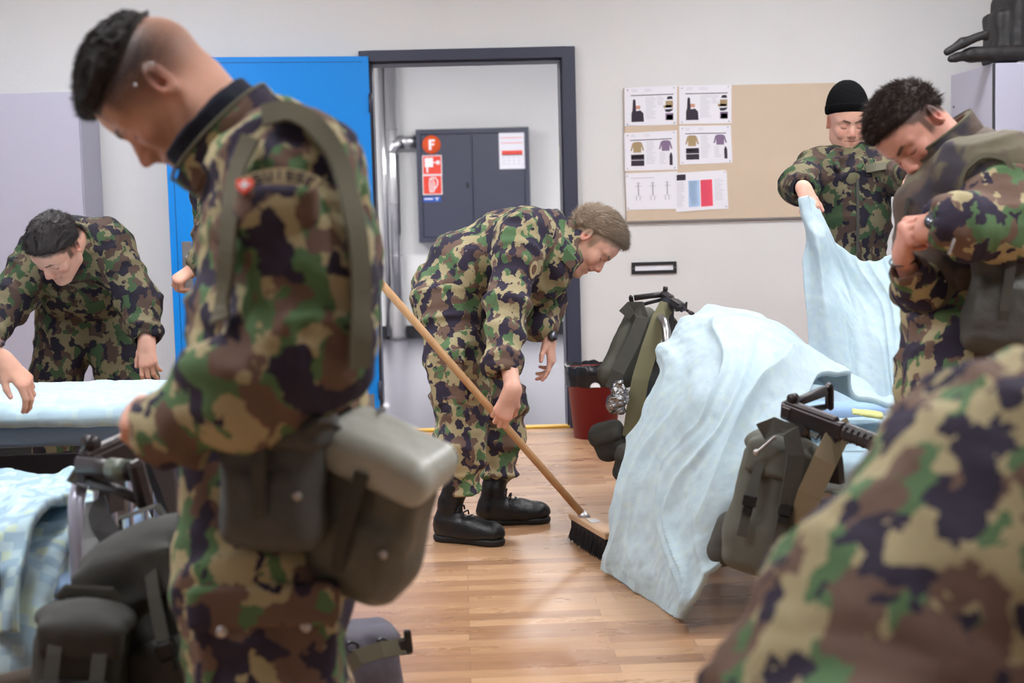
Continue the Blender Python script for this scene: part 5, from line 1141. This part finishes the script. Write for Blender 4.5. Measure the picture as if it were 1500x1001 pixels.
# ================================================================== BEDS, BEDDING AND KIT
def catmull(P, t):
    """P (n,3) evaluated at t in 0..1 (array)"""
    n = len(P); x = np.clip(t*(n-1), 0, n-1-1e-9); i = x.astype(int); f = (x-i)[:, None]
    g = lambda k: P[np.clip(k, 0, n-1)]
    p0, p1, p2, p3 = g(i-1), g(i), g(i+1), g(i+2)
    p0 = np.where((i == 0)[:, None], 2*p1-p2, p0); p3 = np.where((i >= n-2)[:, None], 2*p2-p1, p3)
    return .5*((2*p1)+(-p0+p2)*f+(2*p0-5*p1+4*p2-p3)*f*f+(-p0+3*p1-3*p2+p3)*f**3)
def loft(name, ctrl, nu, nv, th, mat, amp=.012, fu=9., fv=1.6, seed=0., parent=None, origin=None, wr=.004, warp=.5, facing=None, edge=1.):
    """cloth through a net of points (columns of rows) with long folds running down the columns"""
    C = [np.array([v3(p) for p in col]) for col in ctrl]; tv = np.linspace(0, 1, nv); tu = np.linspace(0, 1, nu)
    cols = np.stack([catmull(c, tv) for c in C]); G = np.stack([catmull(cols[:, j], tu) for j in range(nv)], 1)   # nu x nv x 3
    du = np.gradient(G, axis=0); dv = np.gradient(G, axis=1); N = np.cross(du, dv); N /= np.maximum(np.linalg.norm(N, axis=2), 1e-9)[..., None]
    if facing is not None and (N[nu//2, nv//2] @ np.array(facing)) < 0: N = -N; flip = True
    else: flip = False
    lu = np.concatenate([[0], np.cumsum(np.linalg.norm(np.diff(G, axis=0), axis=2).mean(1))]); lv = np.concatenate([[0], np.cumsum(np.linalg.norm(np.diff(G, axis=1), axis=2).mean(0))])
    U, Vv = np.meshgrid(lu, lv, indexing='ij'); q = np.stack([U.ravel(), Vv.ravel(), np.zeros(U.size)], 1)
    w = vn(q*3., seed+2)*warp*.12; a = np.stack([(q[:, 0]+w)*fu, q[:, 1]*fv, q[:, 2]], 1)
    f1 = (1-np.abs(vn(a, seed))*2)**1; f2 = (1-np.abs(vn(a*np.array((2.1, 1.7, 1)), seed+20))*2); f3 = fbm(q*16, seed+40)
    D_ = (f1*amp+f2*amp*.42+f3*wr).reshape(nu, nv)*edge; G = G+N*D_[..., None]
    a_, b_ = G-N*th/2, G+N*th/2; V = np.concatenate([b_.reshape(-1, 3), a_.reshape(-1, 3)]); n = nu*nv; F = []
    id_ = lambda i, j: i*nv+j
    for i in range(nu-1):
        for j in range(nv-1):
            f = (id_(i, j), id_(i+1, j), id_(i+1, j+1), id_(i, j+1)); F.append(f if not flip else f[::-1]); g_2 = tuple(n+k for k in (f[::-1] if not flip else f)); F.append(g_2)
    B1 = [id_(i, 0) for i in range(nu)]+[id_(nu-1, j) for j in range(1, nv)]+[id_(i, nv-1) for i in range(nu-2, -1, -1)]+[id_(0, j) for j in range(nv-2, 0, -1)]
    for x, y in zip(B1, B1[1:]+B1[:1]): F.append((y, x, n+x, n+y) if not flip else (x, y, n+y, n+x))
    uv = np.concatenate([q[:, :2], q[:, :2]]); return mesh_obj(name, V, F, mat, parent, origin=origin if origin is not None else (None if parent is not None else V.mean(0)*np.array((1, 1, 0))+np.array((0, 0, V[:, 2].min()))), uv=uv)
def mat_bed(name, base=(178, 204, 216), check=0., c2=(150, 178, 200), c3=(196, 212, 186)):
    m = NT(name); uvc = m.uv(); o = m.obj()
    big = m.noise(o, 9., 3., .6); c = m.mix(big, srgb(*base), srgb(*[min(255, x+8) for x in base]))
    cell = m.vmath('FLOOR', m.vmath('MULTIPLY', uvc, (48., 48., 1.))); wn = m.n('ShaderNodeTexWhiteNoise'); m.set(wn.inputs[0], cell)
    k = m.math('MULTIPLY', m.ramp(wn.outputs['Value'], [(.50, g4(0)), (.52, g4(1)), ], 'LINEAR'), check); c = m.mix(k, c, srgb(*c2))
    k2 = m.math('MULTIPLY', m.ramp(wn.outputs['Value'], [(.0, g4(1)), (.16, g4(1)), (.18, g4(0))], 'LINEAR'), check*.9); c = m.mix(k2, c, srgb(*c3))
    m['Base Color'] = c; m['Roughness'] = .9; m['Specular IOR Level'] = .2; m.bump(m.noise(o, 30., 3., .55), .003, .6); return m.m
M_BLK = mat_bed('pale_blue_blanket', (182, 201, 210), .14); M_CHK = mat_bed('checked_bedding', (176, 202, 212), .8); M_DUV = mat_bed('duvet_cloth', (176, 202, 216), .22)
M_MATT = mat_plain('blue_mattress', (150, 182, 222), .7, bump=(200., .001)); M_TUBE_L = mat_plain('lavender_tube', (172, 172, 190), .3, .3); M_BDARK = mat_plain('dark_bed_metal', (44, 42, 50), .35, .3)
M_GUN = mat_plain('gunmetal', (60, 54, 56), .32, .55, bump=(90., .0006)); M_GUNP = mat_plain('black_polymer', (52, 48, 52), .36, bump=(200., .0006)); M_GUNG = mat_plain('worn_green_polymer', (96, 104, 92), .35)
# ---- far left bed
def rect_bed(name, label, o, ux, L, Wd, z0, z1, mmat, post=True, tube=M_TUBE_L, ztop=.7, far=True):
    """bed with corner o, length L along ux and width Wd across"""
    ux = unit(v3(ux)); uy = np.cross((0, 0, 1), ux); T = thing(name, label, 'bed', (o[0], o[1], 0)); P = lambda a, b, z: v3(o)*np.array((1, 1, 0))+ux*a+uy*b+np.array((0, 0, z)); RB_ = np.stack((ux, uy, (0, 0, 1.)), 1)
    soft('mattress', [('box', P(L/2, Wd/2, (z0+z1)/2), (L/2, Wd/2, (z1-z0)/2), RB_, .04)], mmat, T, .016, .01, .004, 5)
    mb = MB(); 
    for b in (.0, Wd): mb.box(P(L/2, b, z0-.045), (L, .03, .06), RB_)
    mb.build('side_rail', M_BDARK, T)
    for a in ((0, L) if far else (0,)):
        mb = MB(); r = .05; s_ = -.035 if a == 0 else .035
        pts = [P(a+s_, -.01, 0), P(a+s_, -.01, ztop-.1), P(a+s_, .0, ztop-.04), P(a+s_, .04, ztop-.008), P(a+s_, .10, ztop), P(a+s_, Wd-.10, ztop), P(a+s_, Wd-.04, ztop-.008), P(a+s_, Wd, ztop-.04), P(a+s_, Wd+.01, ztop-.1), P(a+s_, Wd+.01, 0)]
        mb.ring(pts, .0165, 14); mb.cyl(P(a+s_, 0, ztop-.25), P(a+s_, Wd, ztop-.25), .011, n=10)
        for k in range(1, 5): mb.cyl(P(a+s_, Wd*k/5, ztop-.25), P(a+s_, Wd*k/5, ztop), .006, n=8)
        mb.build('end_frame', tube, T)
    return T, P, RB_
q = W(300, 640, 4.5); bedA, PA, RA = rect_bed('bed', 'far bed at left with a blue mattress, light duvet on top', (q[0]-2.0, q[1]-.0, 0), (1, .02, 0), 2.0, .68, .505, .592, M_MATT, ztop=.6)
u_c = []
for a in np.linspace(0, 1.98, 7):
    u_c.append([PA(a, -.035, .585), PA(a, -.045, .606), PA(a, -.01, .628), PA(a, .12, .638), PA(a, .35, .636), PA(a, .60, .630), PA(a, .71, .60)])
duv = loft('duvet', u_c, 130, 70, .03, M_DUV, .004, 3., 6., 3., wr=.006, facing=(0, 0, 1)); tag(duv, 'pale blue duvet lying smoothly on the far bed at left', 'duvet')
# ---- near left bed with its end frame
q = W(100, 800, 2.98); bedB, PB, RB2 = rect_bed('bed', 'near bed at left with lavender tube end frame and checked bedding', (q[0]-1.95, q[1]+.02, 0), (1, 0.0, 0), 1.93, .80, .40, .47, M_MATT, ztop=.665)
mb = MB(); e = 1.93
mb.box(PB(e-.10, -.125, .34), (.016, .04, .42), RB2, bev=.003); mb.build('corner_profile', M_STEEL, bedB); mb = MB(); mb.box(PB(e-.091, -.125, .34), (.004, .014, .40), RB2); mb.build('profile_slot', M_BDARK, bedB)
mb = MB(); mb.box(PB(e+.01, .42, .52), (.03, .70, .05), RB2, bev=.004); mb.build('head_board', M_BDARK, bedB)
ctrl = []
prof = [(-.10, .10), (-.12, .25), (-.07, .42), (.02, .50), (.12, .53), (.35, .535), (.6, .535), (.80, .54), (.88, .50)]
for i, a in enumerate(list(np.linspace(0, 1.84, 8))+[1.90, 1.915]):
    ctrl.append([PB(a+(.03*math.sin(i*2.1) if i < 8 else 0), b+.02*math.sin(i*1.3+j), (z if i < 8 else z*(.90 if i == 8 else .55))+.018*math.sin(i*1.9+j*1.1)) for j, (b, z) in enumerate(prof)])
bl = loft('blanket', ctrl, 170, 120, .02, M_CHK, .018, 4.5, 3.4, 8., wr=.010, facing=(0, 0, 1)); tag(bl, 'rumpled checked blanket in pale blue and green on the near bed at left', 'blanket')
# bunched fold beside the frame
ctrl = []
for i, a in enumerate(np.linspace(1.25, 1.88, 6)):
    h = .012+.015*math.sin(i*1.4); ctrl.append([PB(a, -.15, .40), PB(a, -.12, .48), PB(a, -.03, .57+h*.5), PB(a, .10, .585+h), PB(a, .22, .59+h), PB(a, .34, .565+h*.4), PB(a, .46, .53)])
bl2 = loft('pillow_cover', ctrl, 80, 60, .02, M_CHK, .018, 7., 4., 18., wr=.008, facing=(0, 0, 1)); tag(bl2, 'bunched checked cover piled beside the tube frame of the near left bed', 'cover')
# ---- rifle
def rifle(label, hinge, dA, dB, up, sc=1., LB=.24, band=False):
    """folded service rifle: receiver and barrel along dA, the folded stock along dB"""
    h = v3(hinge); A = unit(v3(dA)); u = v3(up); u = unit(u-A*u.dot(A)); s_ = np.cross(u, A); M_ = np.stack((A, s_, u), 1); T = thing('rifle', label, 'rifle', tuple(h))
    P = lambda x, y, z: h+M_ @ (np.array((x, y, z))*sc)
    mb = MB(); mb.box(P(.12, 0, 0), np.array((.26, .034, .058))*sc, M_, bev=.006); mb.box(P(.11, 0, .030), np.array((.22, .028, .02))*sc, M_, bev=.006); mb.box(P(.02, 0, .0), np.array((.05, .042, .05))*sc, M_, bev=.008); mb.box(P(.13, .02, .01), np.array((.09, .006, .02))*sc, M_, bev=.002); mb.build('receiver', M_GUN, T)
    mb = MB(); mb.box(P(.36, 0, .004), np.array((.24, .046, .056))*sc, M_, bev=.014)
    for i in range(8): mb.box(P(.27+i*.024, 0, .004), np.array((.008, .050, .048))*sc, M_, bev=.004)
    mb.build('handguard', M_GUNP, T)
    mb = MB(); mb.cyl(P(.46, 0, .008), P(.68, 0, .008), .009*sc, n=14); mb.cyl(P(.64, 0, .008), P(.70, 0, .008), .0125*sc, n=14); mb.cyl(P(.46, 0, .030), P(.54, 0, .030), .006*sc, n=10); mb.box(P(.55, 0, .03), np.array((.016, .012, .05))*sc, M_, bev=.003); mb.build('barrel', M_GUN, T)
    mb = MB(); mb.prism([(.16, -.02), (.22, -.02), (.245, -.10), (.26, -.17), (.205, -.18), (.185, -.10)], P(0, -.013, 0), A*sc, u*sc, -.026*sc); mb.build('magazine', M_GUNP, T)
    mb = MB(); mb.prism([(.06, -.02), (.10, -.02), (.075, -.11), (.03, -.105)], P(0, -.016, 0), A*sc, u*sc, -.032*sc); mb.build('pistol_grip', M_GUNP, T)
    mb = MB(); mb.ring([P(.105, 0, -.03), P(.11, 0, -.055), P(.14, 0, -.058), P(.155, 0, -.03)], .003*sc, 6); mb.build('trigger_guard', M_GUN, T)
    mb = MB(); mb.cyl(P(.03, -.012, .048), P(.03, .012, .048), .017*sc, n=16); mb.box(P(.03, 0, .04), np.array((.03, .022, .02))*sc, M_, bev=.003); mb.build('drum_sight', M_GUN, T)
    Bd = unit(v3(dB)); b = v3(up); b = unit(b-Bd*b.dot(Bd)); MBt = np.stack((Bd, np.cross(b, Bd), b), 1); Q = lambda x, y, z: h+MBt @ (np.array((x, y, z))*sc)
    mb = MB(); mb.ring([Q(0, 0, .012), Q(LB*.4, 0, .014), Q(LB-.02, 0, .016)], np.array((.020, .017, .019))*sc, 10); mb.ring([Q(0, 0, -.02), Q(LB*.5, 0, -.03), Q(LB-.02, 0, -.045)], .011*sc, 10)
    mb.build('stock', M_GUNP, T); mb = MB(); mb.box(Q(LB, 0, -.012), np.array((.026, .034, .10))*sc, MBt, bev=.008); mb.build('butt_plate', M_GUN, T)
    if band: mb = MB(); mb.cyl(Q(LB*.55, 0, .0145), Q(LB*.86, 0, .0155), .0215*sc, n=16); mb.build('green_band', M_GUNG, T)
    mb = MB(); mb.ring([P(.02, .022, .0), P(.0, .04, -.03), P(.06, .05, -.07), P(.2, .04, -.06), P(.3, .03, -.02)], .007*sc, 6, flat=(1.8, .3)); mb.build('sling', M_OLIVED, T); return T
hA = W(122, 690, 2.95)
rifle('dark rifle with folded stock lying across the tube frame of the near left bed', hA, W(262, 632, 3.10)-hA+np.array((0, .10, 0)), W(230, 706, 2.82)-hA, (-.1, -.25, 1), 1., .17, True)
hB = W(1150, 601, 3.92)
rifle('dark rifle with folded stock lying beside the light blanket at right', hB, W(1275, 648, 3.70)-hB, W(1222, 574, 3.98)-hB, (.1, -.3, 1), .82, .18)
hC = W(972, 434, 5.60)
rifle('grey rifle with folded stock on the bed end above the red bin', hC, W(1014, 462, 5.18)-hC, W(930, 440, 5.62)-hC, (.1, -.3, 1), .62, .20)
# ---- backpacks at the left
M_PACK = mat_plain('pack_canvas', (62, 62, 60), .85, var=.1, bump=(350., .001)); M_PACKG = mat_plain('pack_canvas_grey', (94, 94, 86), .85, var=.08, bump=(350., .001)); M_BKL = mat_plain('buckle_black', (20, 20, 22), .35)
def backpack(label, c, up, wx, hx, hy, hz, mat, seed=0, straps=True, pocket=True):
    B = frame(up, wx); c = v3(c); T = thing('backpack', label, 'backpack', tuple(c)); P = lambda x, y, z: c+B @ np.array((x, y, z))
    soft('pack_body', [('box', P(0, 0, -.02), (hx, hy, hz*.96), B, min(hx, hy)*.6), ('ell', P(0, -hy*.1, -hz*.45), (hx*1.05, hy*1.12, hz*.5), B)], mat, T, .008, .03, .016, 7, seed)
    soft('pack_lid', [('ell', P(0, 0, hz*.80), (hx*1.05, hy*1.08, hz*.26), B), ('box', P(0, -hy*.98, hz*.62), (hx*.85, .012, hz*.22), B, .01)], mat, T, .007, .03, .010, 9, seed+3)
    if pocket: soft('front_pocket', [('box', P(0, -hy*1.05, -hz*.30), (hx*.72, hy*.30, hz*.40), B, hy*.22)], mat, T, .007, .02, .008, 10, seed+5)
    for x in (-.45, .45):
        mb = MB(); mb.strap([P(hx*x, -hy*.9, hz*.8), P(hx*x, -hy*1.25, hz*.45), P(hx*x, -hy*1.50, hz*.1), P(hx*x, -hy*1.48, -hz*.5)], .025, .004, -B[:, 1]); st = mb.build('closing_strap', M_OLIVED, T)
        mb = MB(); q = P(hx*x, -hy*1.50-.006, hz*.02); mb.box(q, (.036, .012, .03), B, bev=.003); mb.box(q-B[:, 2]*.026, (.026, .010, .022), B, bev=.003); mb.build('buckle', M_BKL, st)
    mb = MB(); mb.ring([P(-.05, hy*.3, hz*.98), P(-.04, hy*.3, hz*1.12), P(.04, hy*.3, hz*1.12), P(.05, hy*.3, hz*.98)], .008, 6, flat=(1.6, .4)); mb.build('carry_loop', M_OLIVED, T)
    if straps:
        for x in (-.5, .5): mb = MB(); mb.strap([P(hx*x, hy*.8, hz*.85), P(hx*x, hy*1.6, hz*.5), P(hx*x, hy*1.7, -hz*.1), P(hx*x, hy*1.0, -hz*.8)], .055, .014, B[:, 1]); mb.build('shoulder_strap', M_OLIVED, T)
    return T, P, B
pk, Pp, Bp_ = backpack('big dark canvas backpack hanging on the end frame of the near left bed', W(256, 930, 2.78), (-.32, .05, 1), (1, -.25, .3), .125, .10, .215, M_PACK, 1)
mb = MB(); mb.strap([W(140, 735, 2.93), W(148, 765, 2.86), W(170, 800, 2.80), W(205, 830, 2.76)], .045, .006, (0, -1, .2)); mb.strap([W(140, 735, 2.93), W(136, 790, 2.85), W(140, 850, 2.80)], .04, .006, (0, -1, .2)); mb.build('hanging_strap', M_BRACE, pk)
backpack('smaller dark backpack in front of the near left bed, leaning at the lower left', W(120, 985, 2.62), (.12, 0, 1), (1, .1, 0), .085, .07, .125, M_PACK, 5, straps=False)
o, _, _ = soft('kit_roll', [('cone', W(-20, 1030, 2.6), W(60, 1005, 2.66), .045, .038)], mat_plain('brown_canvas', (70, 56, 46), .85), None, .006); o.location = (0, 0, 0); tag(o, 'dark brown rolled kit in the lower left corner', 'roll')
# ---- bag on the floor behind the large man
cB = W(520, 995, 3.42); TB = thing('kit_bag', 'dark grey bag on the floor with an olive strap and black buckle sticking out', 'bag', (cB[0], cB[1], 0))
soft('bag_body', [('box', (cB[0], cB[1], .13), (.105, .075, .115), frame((0, 0, 1), (1, .3, 0)), .04)], mat_plain('grey_purple_canvas', (84, 80, 92), .6, bump=(200., .001)), TB, .006, .02, .012, 12)
mb = MB(); s_p = [W(500, 985, 3.30), W(525, 963, 3.28), W(560, 952, 3.28), W(594, 946, 3.30)]; mb.strap(s_p, .036, .005, (0, -1, .25)); mb.build('side_strap', M_OLIVE, TB)
mb = MB(); mb.strap([p+np.array((0, .008, -.016)) for p in s_p]+[W(600, 956, 3.3)], .012, .004, (0, -1, .25)); mb.build('strap_edge', M_BKL, TB)
RBk = frame(W(600, 944, 3.3)-W(560, 952, 3.28), (0, -1, 0)); mb = MB(); mb.box(W(598, 940, 3.30), (.014, .052, .016), RBk, bev=.003); mb.box(W(594, 948, 3.30), (.010, .036, .03), RBk, bev=.003); mb.build('buckle', M_BKL, TB)
for px, py in ((516, 948), (561, 943)): mb = MB(); a = W(px, py, 3.29); mb.ring([a+np.array((math.cos(t)*.013, 0, math.sin(t)*.011)) for t in np.linspace(0, 6.283, 14, endpoint=False)], .0035, 6, closed=True); mb.build('ring', M_BKL, TB)
# ---- waste bin
gb = v3(onz(872, 640)); BN = thing('waste_bin', 'dark red waste bin with a black liner folded over its rim', 'bin', tuple(gb)); h_ = .375; rt, rb_ = .148, .112
M_BIN = mat_plain('bin_red', (128, 26, 34), .45, bump=(160., .0006)); mb = MB(); mb.lathe(gb, [(0, .004), (rb_, .0), (rt, h_), (rt+.008, h_+.002), (rt-.004, h_-.004), (rb_-.006, .012), (0, .012)], 40); mb.build('bucket', M_BIN, BN)
mb = MB(); n = 64; V = []
prof = [(rt-.02, h_-.12), (rt-.012, h_-.03), (rt+.004, h_+.016), (rt+.010, h_+.010), (rt+.008, h_-.04), (rt+.003, h_-.095)]
for r_, z_ in prof:
    for k in range(n):
        a = 2*math.pi*k/n; j = .006*math.sin(a*7+z_*40)+.004*math.sin(a*17+2); V.append(gb+np.array(((r_+j*(.7 if z_ > h_ else .35))*math.cos(a), (r_+j*.4)*math.sin(a), z_+(j*.9 if z_ > h_-.02 else j*.5))))
F = [(i*n+k, i*n+(k+1) % n, (i+1)*n+(k+1) % n, (i+1)*n+k) for i in range(len(prof)-1) for k in range(n)]; mb.add(V, F, 0, True)
M_LINER = mat_plain('black_liner', (24, 24, 28), .25); mb.build('liner', M_LINER, BN)
a = -math.pi/2-.06; q = gb+np.array(((rt+.004)*math.cos(a), (rt+.006)*math.sin(a), h_-.092)); mb = MB(); mb.prism([(.026*math.cos(t), .024*math.sin(t)) for t in np.linspace(0, math.pi, 14)], q+np.array((0, -.006, 0)), (1, 0, 0), (0, 0, 1), .002); mb.build('round_grip', M_WHITE, BN)
# ---- kit hanging by the bin
T = thing('load_vest', 'olive and grey load vest with padded straps hanging on the bed end by the bin', 'vest', tuple(W(950, 560, 5.6)))
soft('padded_panel', [('cone', W(930, 462, 5.52), W(893, 548, 5.46), .036, .046), ('cone', W(948, 462, 5.55), W(915, 552, 5.50), .034, .044)], M_PACKG, T, .006, .02, .010, 12)
mb = MB(); mb.strap([W(914, 462, 5.46), W(924, 451, 5.46), W(936, 450, 5.46), W(941, 466, 5.43), W(928, 500, 5.41), W(905, 545, 5.39), W(896, 570, 5.40)], .05, .008, (-.25, -1, 0)); mb.build('grey_strap', M_OLIVED, T)
mb = MB(); mb.strap([W(984, 458, 5.50), W(974, 452, 5.46), W(966, 470, 5.43), W(952, 510, 5.40), W(938, 556, 5.38), W(930, 600, 5.38), W(924, 640, 5.39)], .062, .008, (-.2, -1, 0)); mb.build('olive_strap', mat_plain('khaki_webbing', (120, 116, 88), .85, bump=(500., .001)), T)
soft('vest_body', [('cone', W(972, 480, 5.62), W(955, 640, 5.58), .055, .065), ('cone', W(940, 560, 5.56), W(935, 650, 5.55), .045, .055)], M_PACK, T, .007, .03, .012, 10, 3)
mb = MB(); mb.ring([W(990, 470, 5.5), W(984, 520, 5.47), W(968, 580, 5.45), W(950, 640, 5.45)], .006, 6); mb.build('webbing_cord', M_OLIVED, T)
M_FOIL = mat_plain('crumpled_metal', (170, 170, 172), .25, .9, bump=(30., .02)); S = SDF(.0045, .012); S.ell(W(908, 582, 5.36), (.030, .026, .062)); S.ell(W(898, 592, 5.35), (.02, .02, .035)); V, F = S.mesh(); V = V+normals(V, F)*((1-np.abs(vn(V*42, 3))*2)*.008)[:, None]
o = mesh_obj('canteen_cup', V, F, M_FOIL, None, origin=W(908, 605, 5.36)); tag(o, 'shiny crumpled metal canteen hanging among the straps by the bin', 'canteen')
for c, hx, lab, rr in ((W(893, 648, 5.44), .062, 'rounded dark pouch hanging lowest left, closest to the bin', (-.35, 0, 1)), (W(922, 682, 5.36), .056, 'dark pouch hanging lowest beside the edge of the light blanket', (.28, 0, 1))):
    Tn = thing('pouch', lab, 'pouch', tuple(c)); B = frame(rr, (1, -.3, 0)); soft('pouch_body', [('box', c, (hx, .05, .070), B, .04)], M_PACK, Tn, .005, .02, .007, 14); soft('pouch_flap', [('box', c+B[:, 2]*.035-B[:, 1]*.006, (hx+.004, .052, .042), B, .035)], M_OLIVED, Tn, .005, .02, .005, 14)
# ---- middle bed at right, its blanket, kit on its end frame
bedC, PC, RC = rect_bed('bed', 'bed at right with a white tube end frame, mostly under the light blanket', (1.0, 4.12, 0), (1, .12, 0), 1.95, .85, .36, .46, M_DUV, tube=M_STEEL, ztop=.58, far=False)
bedD, PD, RD = rect_bed('bed', 'bed farthest at right below the pinboard, its tube frame end shows above the blanket', (.78, 5.28, 0), (1, .03, 0), 1.6, .60, .36, .46, M_MATT, tube=M_STEEL, ztop=.79, far=False)
Z = lambda l: [W(*p) for p in l]
ctrl = [Z([(893, 834, 4.84), (899, 800, 4.82), (913, 730, 4.80), (933, 650, 4.84), (958, 570, 4.90), (982, 505, 4.96), (1003, 468, 5.0)])+[W(1003, 468, 5.0)+np.array((.14, .05, -.03)), W(1003, 468, 5.0)+np.array((.26, .06, -.22))],
        Z([(925, 856, 4.66), (932, 810, 4.60), (952, 730, 4.56), (976, 650, 4.60), (1000, 565, 4.68), (1024, 500, 4.78), (1048, 463, 4.90)])+[W(1048, 463, 4.9)+np.array((.14, .05, -.04)), W(1048, 463, 4.9)+np.array((.26, .06, -.22))],
        Z([(960, 886, 4.44), (972, 830, 4.38), (998, 740, 4.34), (1026, 655, 4.36), (1054, 570, 4.46), (1080, 505, 4.60), (1100, 474, 4.78)])+[W(1100, 474, 4.78)+np.array((.14, .07, -.04)), W(1100, 474, 4.78)+np.array((.26, .08, -.22))],
        Z([(988, 903, 4.28), (1006, 850, 4.22), (1040, 760, 4.18), (1074, 680, 4.20), (1108, 605, 4.28), (1134, 545, 4.42), (1152, 505, 4.62)])+[W(1210, 540, 4.80), W(1290, 570, 4.95)],
        Z([(1010, 911, 4.16), (1036, 856, 4.12), (1080, 780, 4.10), (1118, 705, 4.12), (1152, 640, 4.18), (1180, 590, 4.28), (1203, 550, 4.46)])+[W(1262, 572, 4.56), W(1335, 590, 4.66)]]
b1 = loft('blanket', ctrl, 190, 210, .018, M_BLK, .030, 5.2, .75, 31., wr=.0035, warp=2.4, facing=(-.3, -1, .3)); tag(b1, 'pale blue blanket hanging over the bed end down to the floor beside the broom', 'blanket')
hb = W(1181, 284, 5.76)
ctrl = [Z([(1168, 292, 5.74), (1174, 345, 5.70), (1180, 420, 5.66), (1188, 500, 5.62), (1200, 590, 5.58)]),
        Z([(1184, 284, 5.70), (1198, 350, 5.62), (1208, 425, 5.58), (1218, 505, 5.54), (1226, 600, 5.50)]),
        Z([(1200, 296, 5.74), (1222, 365, 5.72), (1234, 435, 5.66), (1242, 515, 5.60), (1250, 605, 5.52)]),
        Z([(1236, 366, 5.76), (1250, 415, 5.70), (1262, 475, 5.60), (1272, 540, 5.52), (1280, 610, 5.46)]),
        Z([(1270, 386, 5.76), (1284, 430, 5.70), (1294, 485, 5.60), (1300, 545, 5.52), (1308, 610, 5.46)]),
        Z([(1308, 362, 5.76), (1322, 415, 5.68), (1326, 475, 5.58), (1326, 540, 5.50), (1328, 610, 5.46)]),
        Z([(1345, 258, 5.78), (1362, 340, 5.70), (1364, 430, 5.60), (1356, 520, 5.52), (1350, 600, 5.46)])]
b2 = loft('blanket', ctrl, 170, 130, .012, M_BLK, .036, 8., .8, 47., wr=.003, warp=1.6, facing=(0, -1, 0)); tag(b2, 'pale blue blanket held up and shaken out by the man in the beanie', 'blanket')
pk2, P2, B2 = backpack('grey-green canvas backpack hanging beside the light blanket at right below the rifle', W(1132, 738, 3.90), (.26, .04, 1), (1, -.35, 0), .105, .075, .185, M_PACKG, 9, pocket=False)
mb = MB(); mb.strap([W(1115, 632, 3.84), W(1135, 624, 3.80), W(1158, 632, 3.78), (W(1166, 668, 3.77)), W(1158, 720, 3.77), W(1146, 790, 3.79)], .045, .008, (0, -1, .1)); mb.build('top_strap', M_OLIVED, pk2)
mb = MB(); mb.ring([W(1110, 662, 3.80), W(1136, 640, 3.78)], .004, 6); mb.ell(W(1108, 663, 3.8), .009, n=8); mb.build('wire_clip', M_STEEL, pk2)
mb = MB(); mb.strap([W(1246, 628, 3.84), W(1226, 640, 3.80), W(1208, 676, 3.76), (W(1186, 724, 3.76)), W(1172, 770, 3.78)], .062, .008, (-.3, -1, 0)); o = mb.build('carrying_strap', mat_plain('light_khaki_webbing', (136, 122, 98), .85, bump=(500., .001)), pk2)
o, _, _ = soft('stuff_sack', [('cone', W(1070, 770, 4.14), W(1058, 808, 4.14), .04, .045)], M_OLIVED, None, .006); tag(o, 'dark sack in the shade between the light blanket and the canvas backpack', 'sack')
o, _, _ = soft('folded_cloth', [('box', W(1270, 606, 4.35), (.05, .02, .006), frame((.1, -.5, 1), (1, 0, -.45)), .01)], mat_plain('yellow_green_cloth', (204, 208, 140), .85), None, .005, .01, .004); tag(o, 'yellow-green folded cloth behind the rifle at right', 'cloth')
# ---- kit on the right locker
zt = zl2+.002; T = thing('kit_bag', 'black kit bag standing on top of the right locker', 'bag', (P1.x+.28, Yf+.26, zt)); M_KIT = mat_plain('black_kit', (30, 28, 30), .6, bump=(60., .002))
soft('bag_body', [('box', (P1.x+.38, Yf+.26, zt+.17+.04), (.26, .18, .17), None, .05), ('box', (P1.x+.13, Yf+.25, zt+.10+.04), (.07, .12, .13), None, .03)], M_KIT, T, .01, .03, .012, 8)
T = thing('gas_mask_roll', 'black rolled gear lying over the edge of the right locker top', 'gear', (P1.x-.05, Yf+.05, zt))
soft('roll', [('cone', (P1.x+.5, Yf+.02, zt+.048), (P1.x-.10, Yf+.05, zt+.045), .045, .038), ('cone', (P1.x-.10, Yf+.05, zt+.045), W(1394, 86, Yf), .036, .018)], M_KIT, T, .007, .02, .010, 12)
soft('flap', [('cone', W(1388, 76, Yf), W(1410, 62, Yf), .020, .024), ('cone', W(1410, 62, Yf), W(1444, 50, Yf), .022, .018), ('cone', W(1444, 50, Yf), W(1446, 57, Yf), .014, .010)], M_KIT, T, .006, .02, .006, 14)
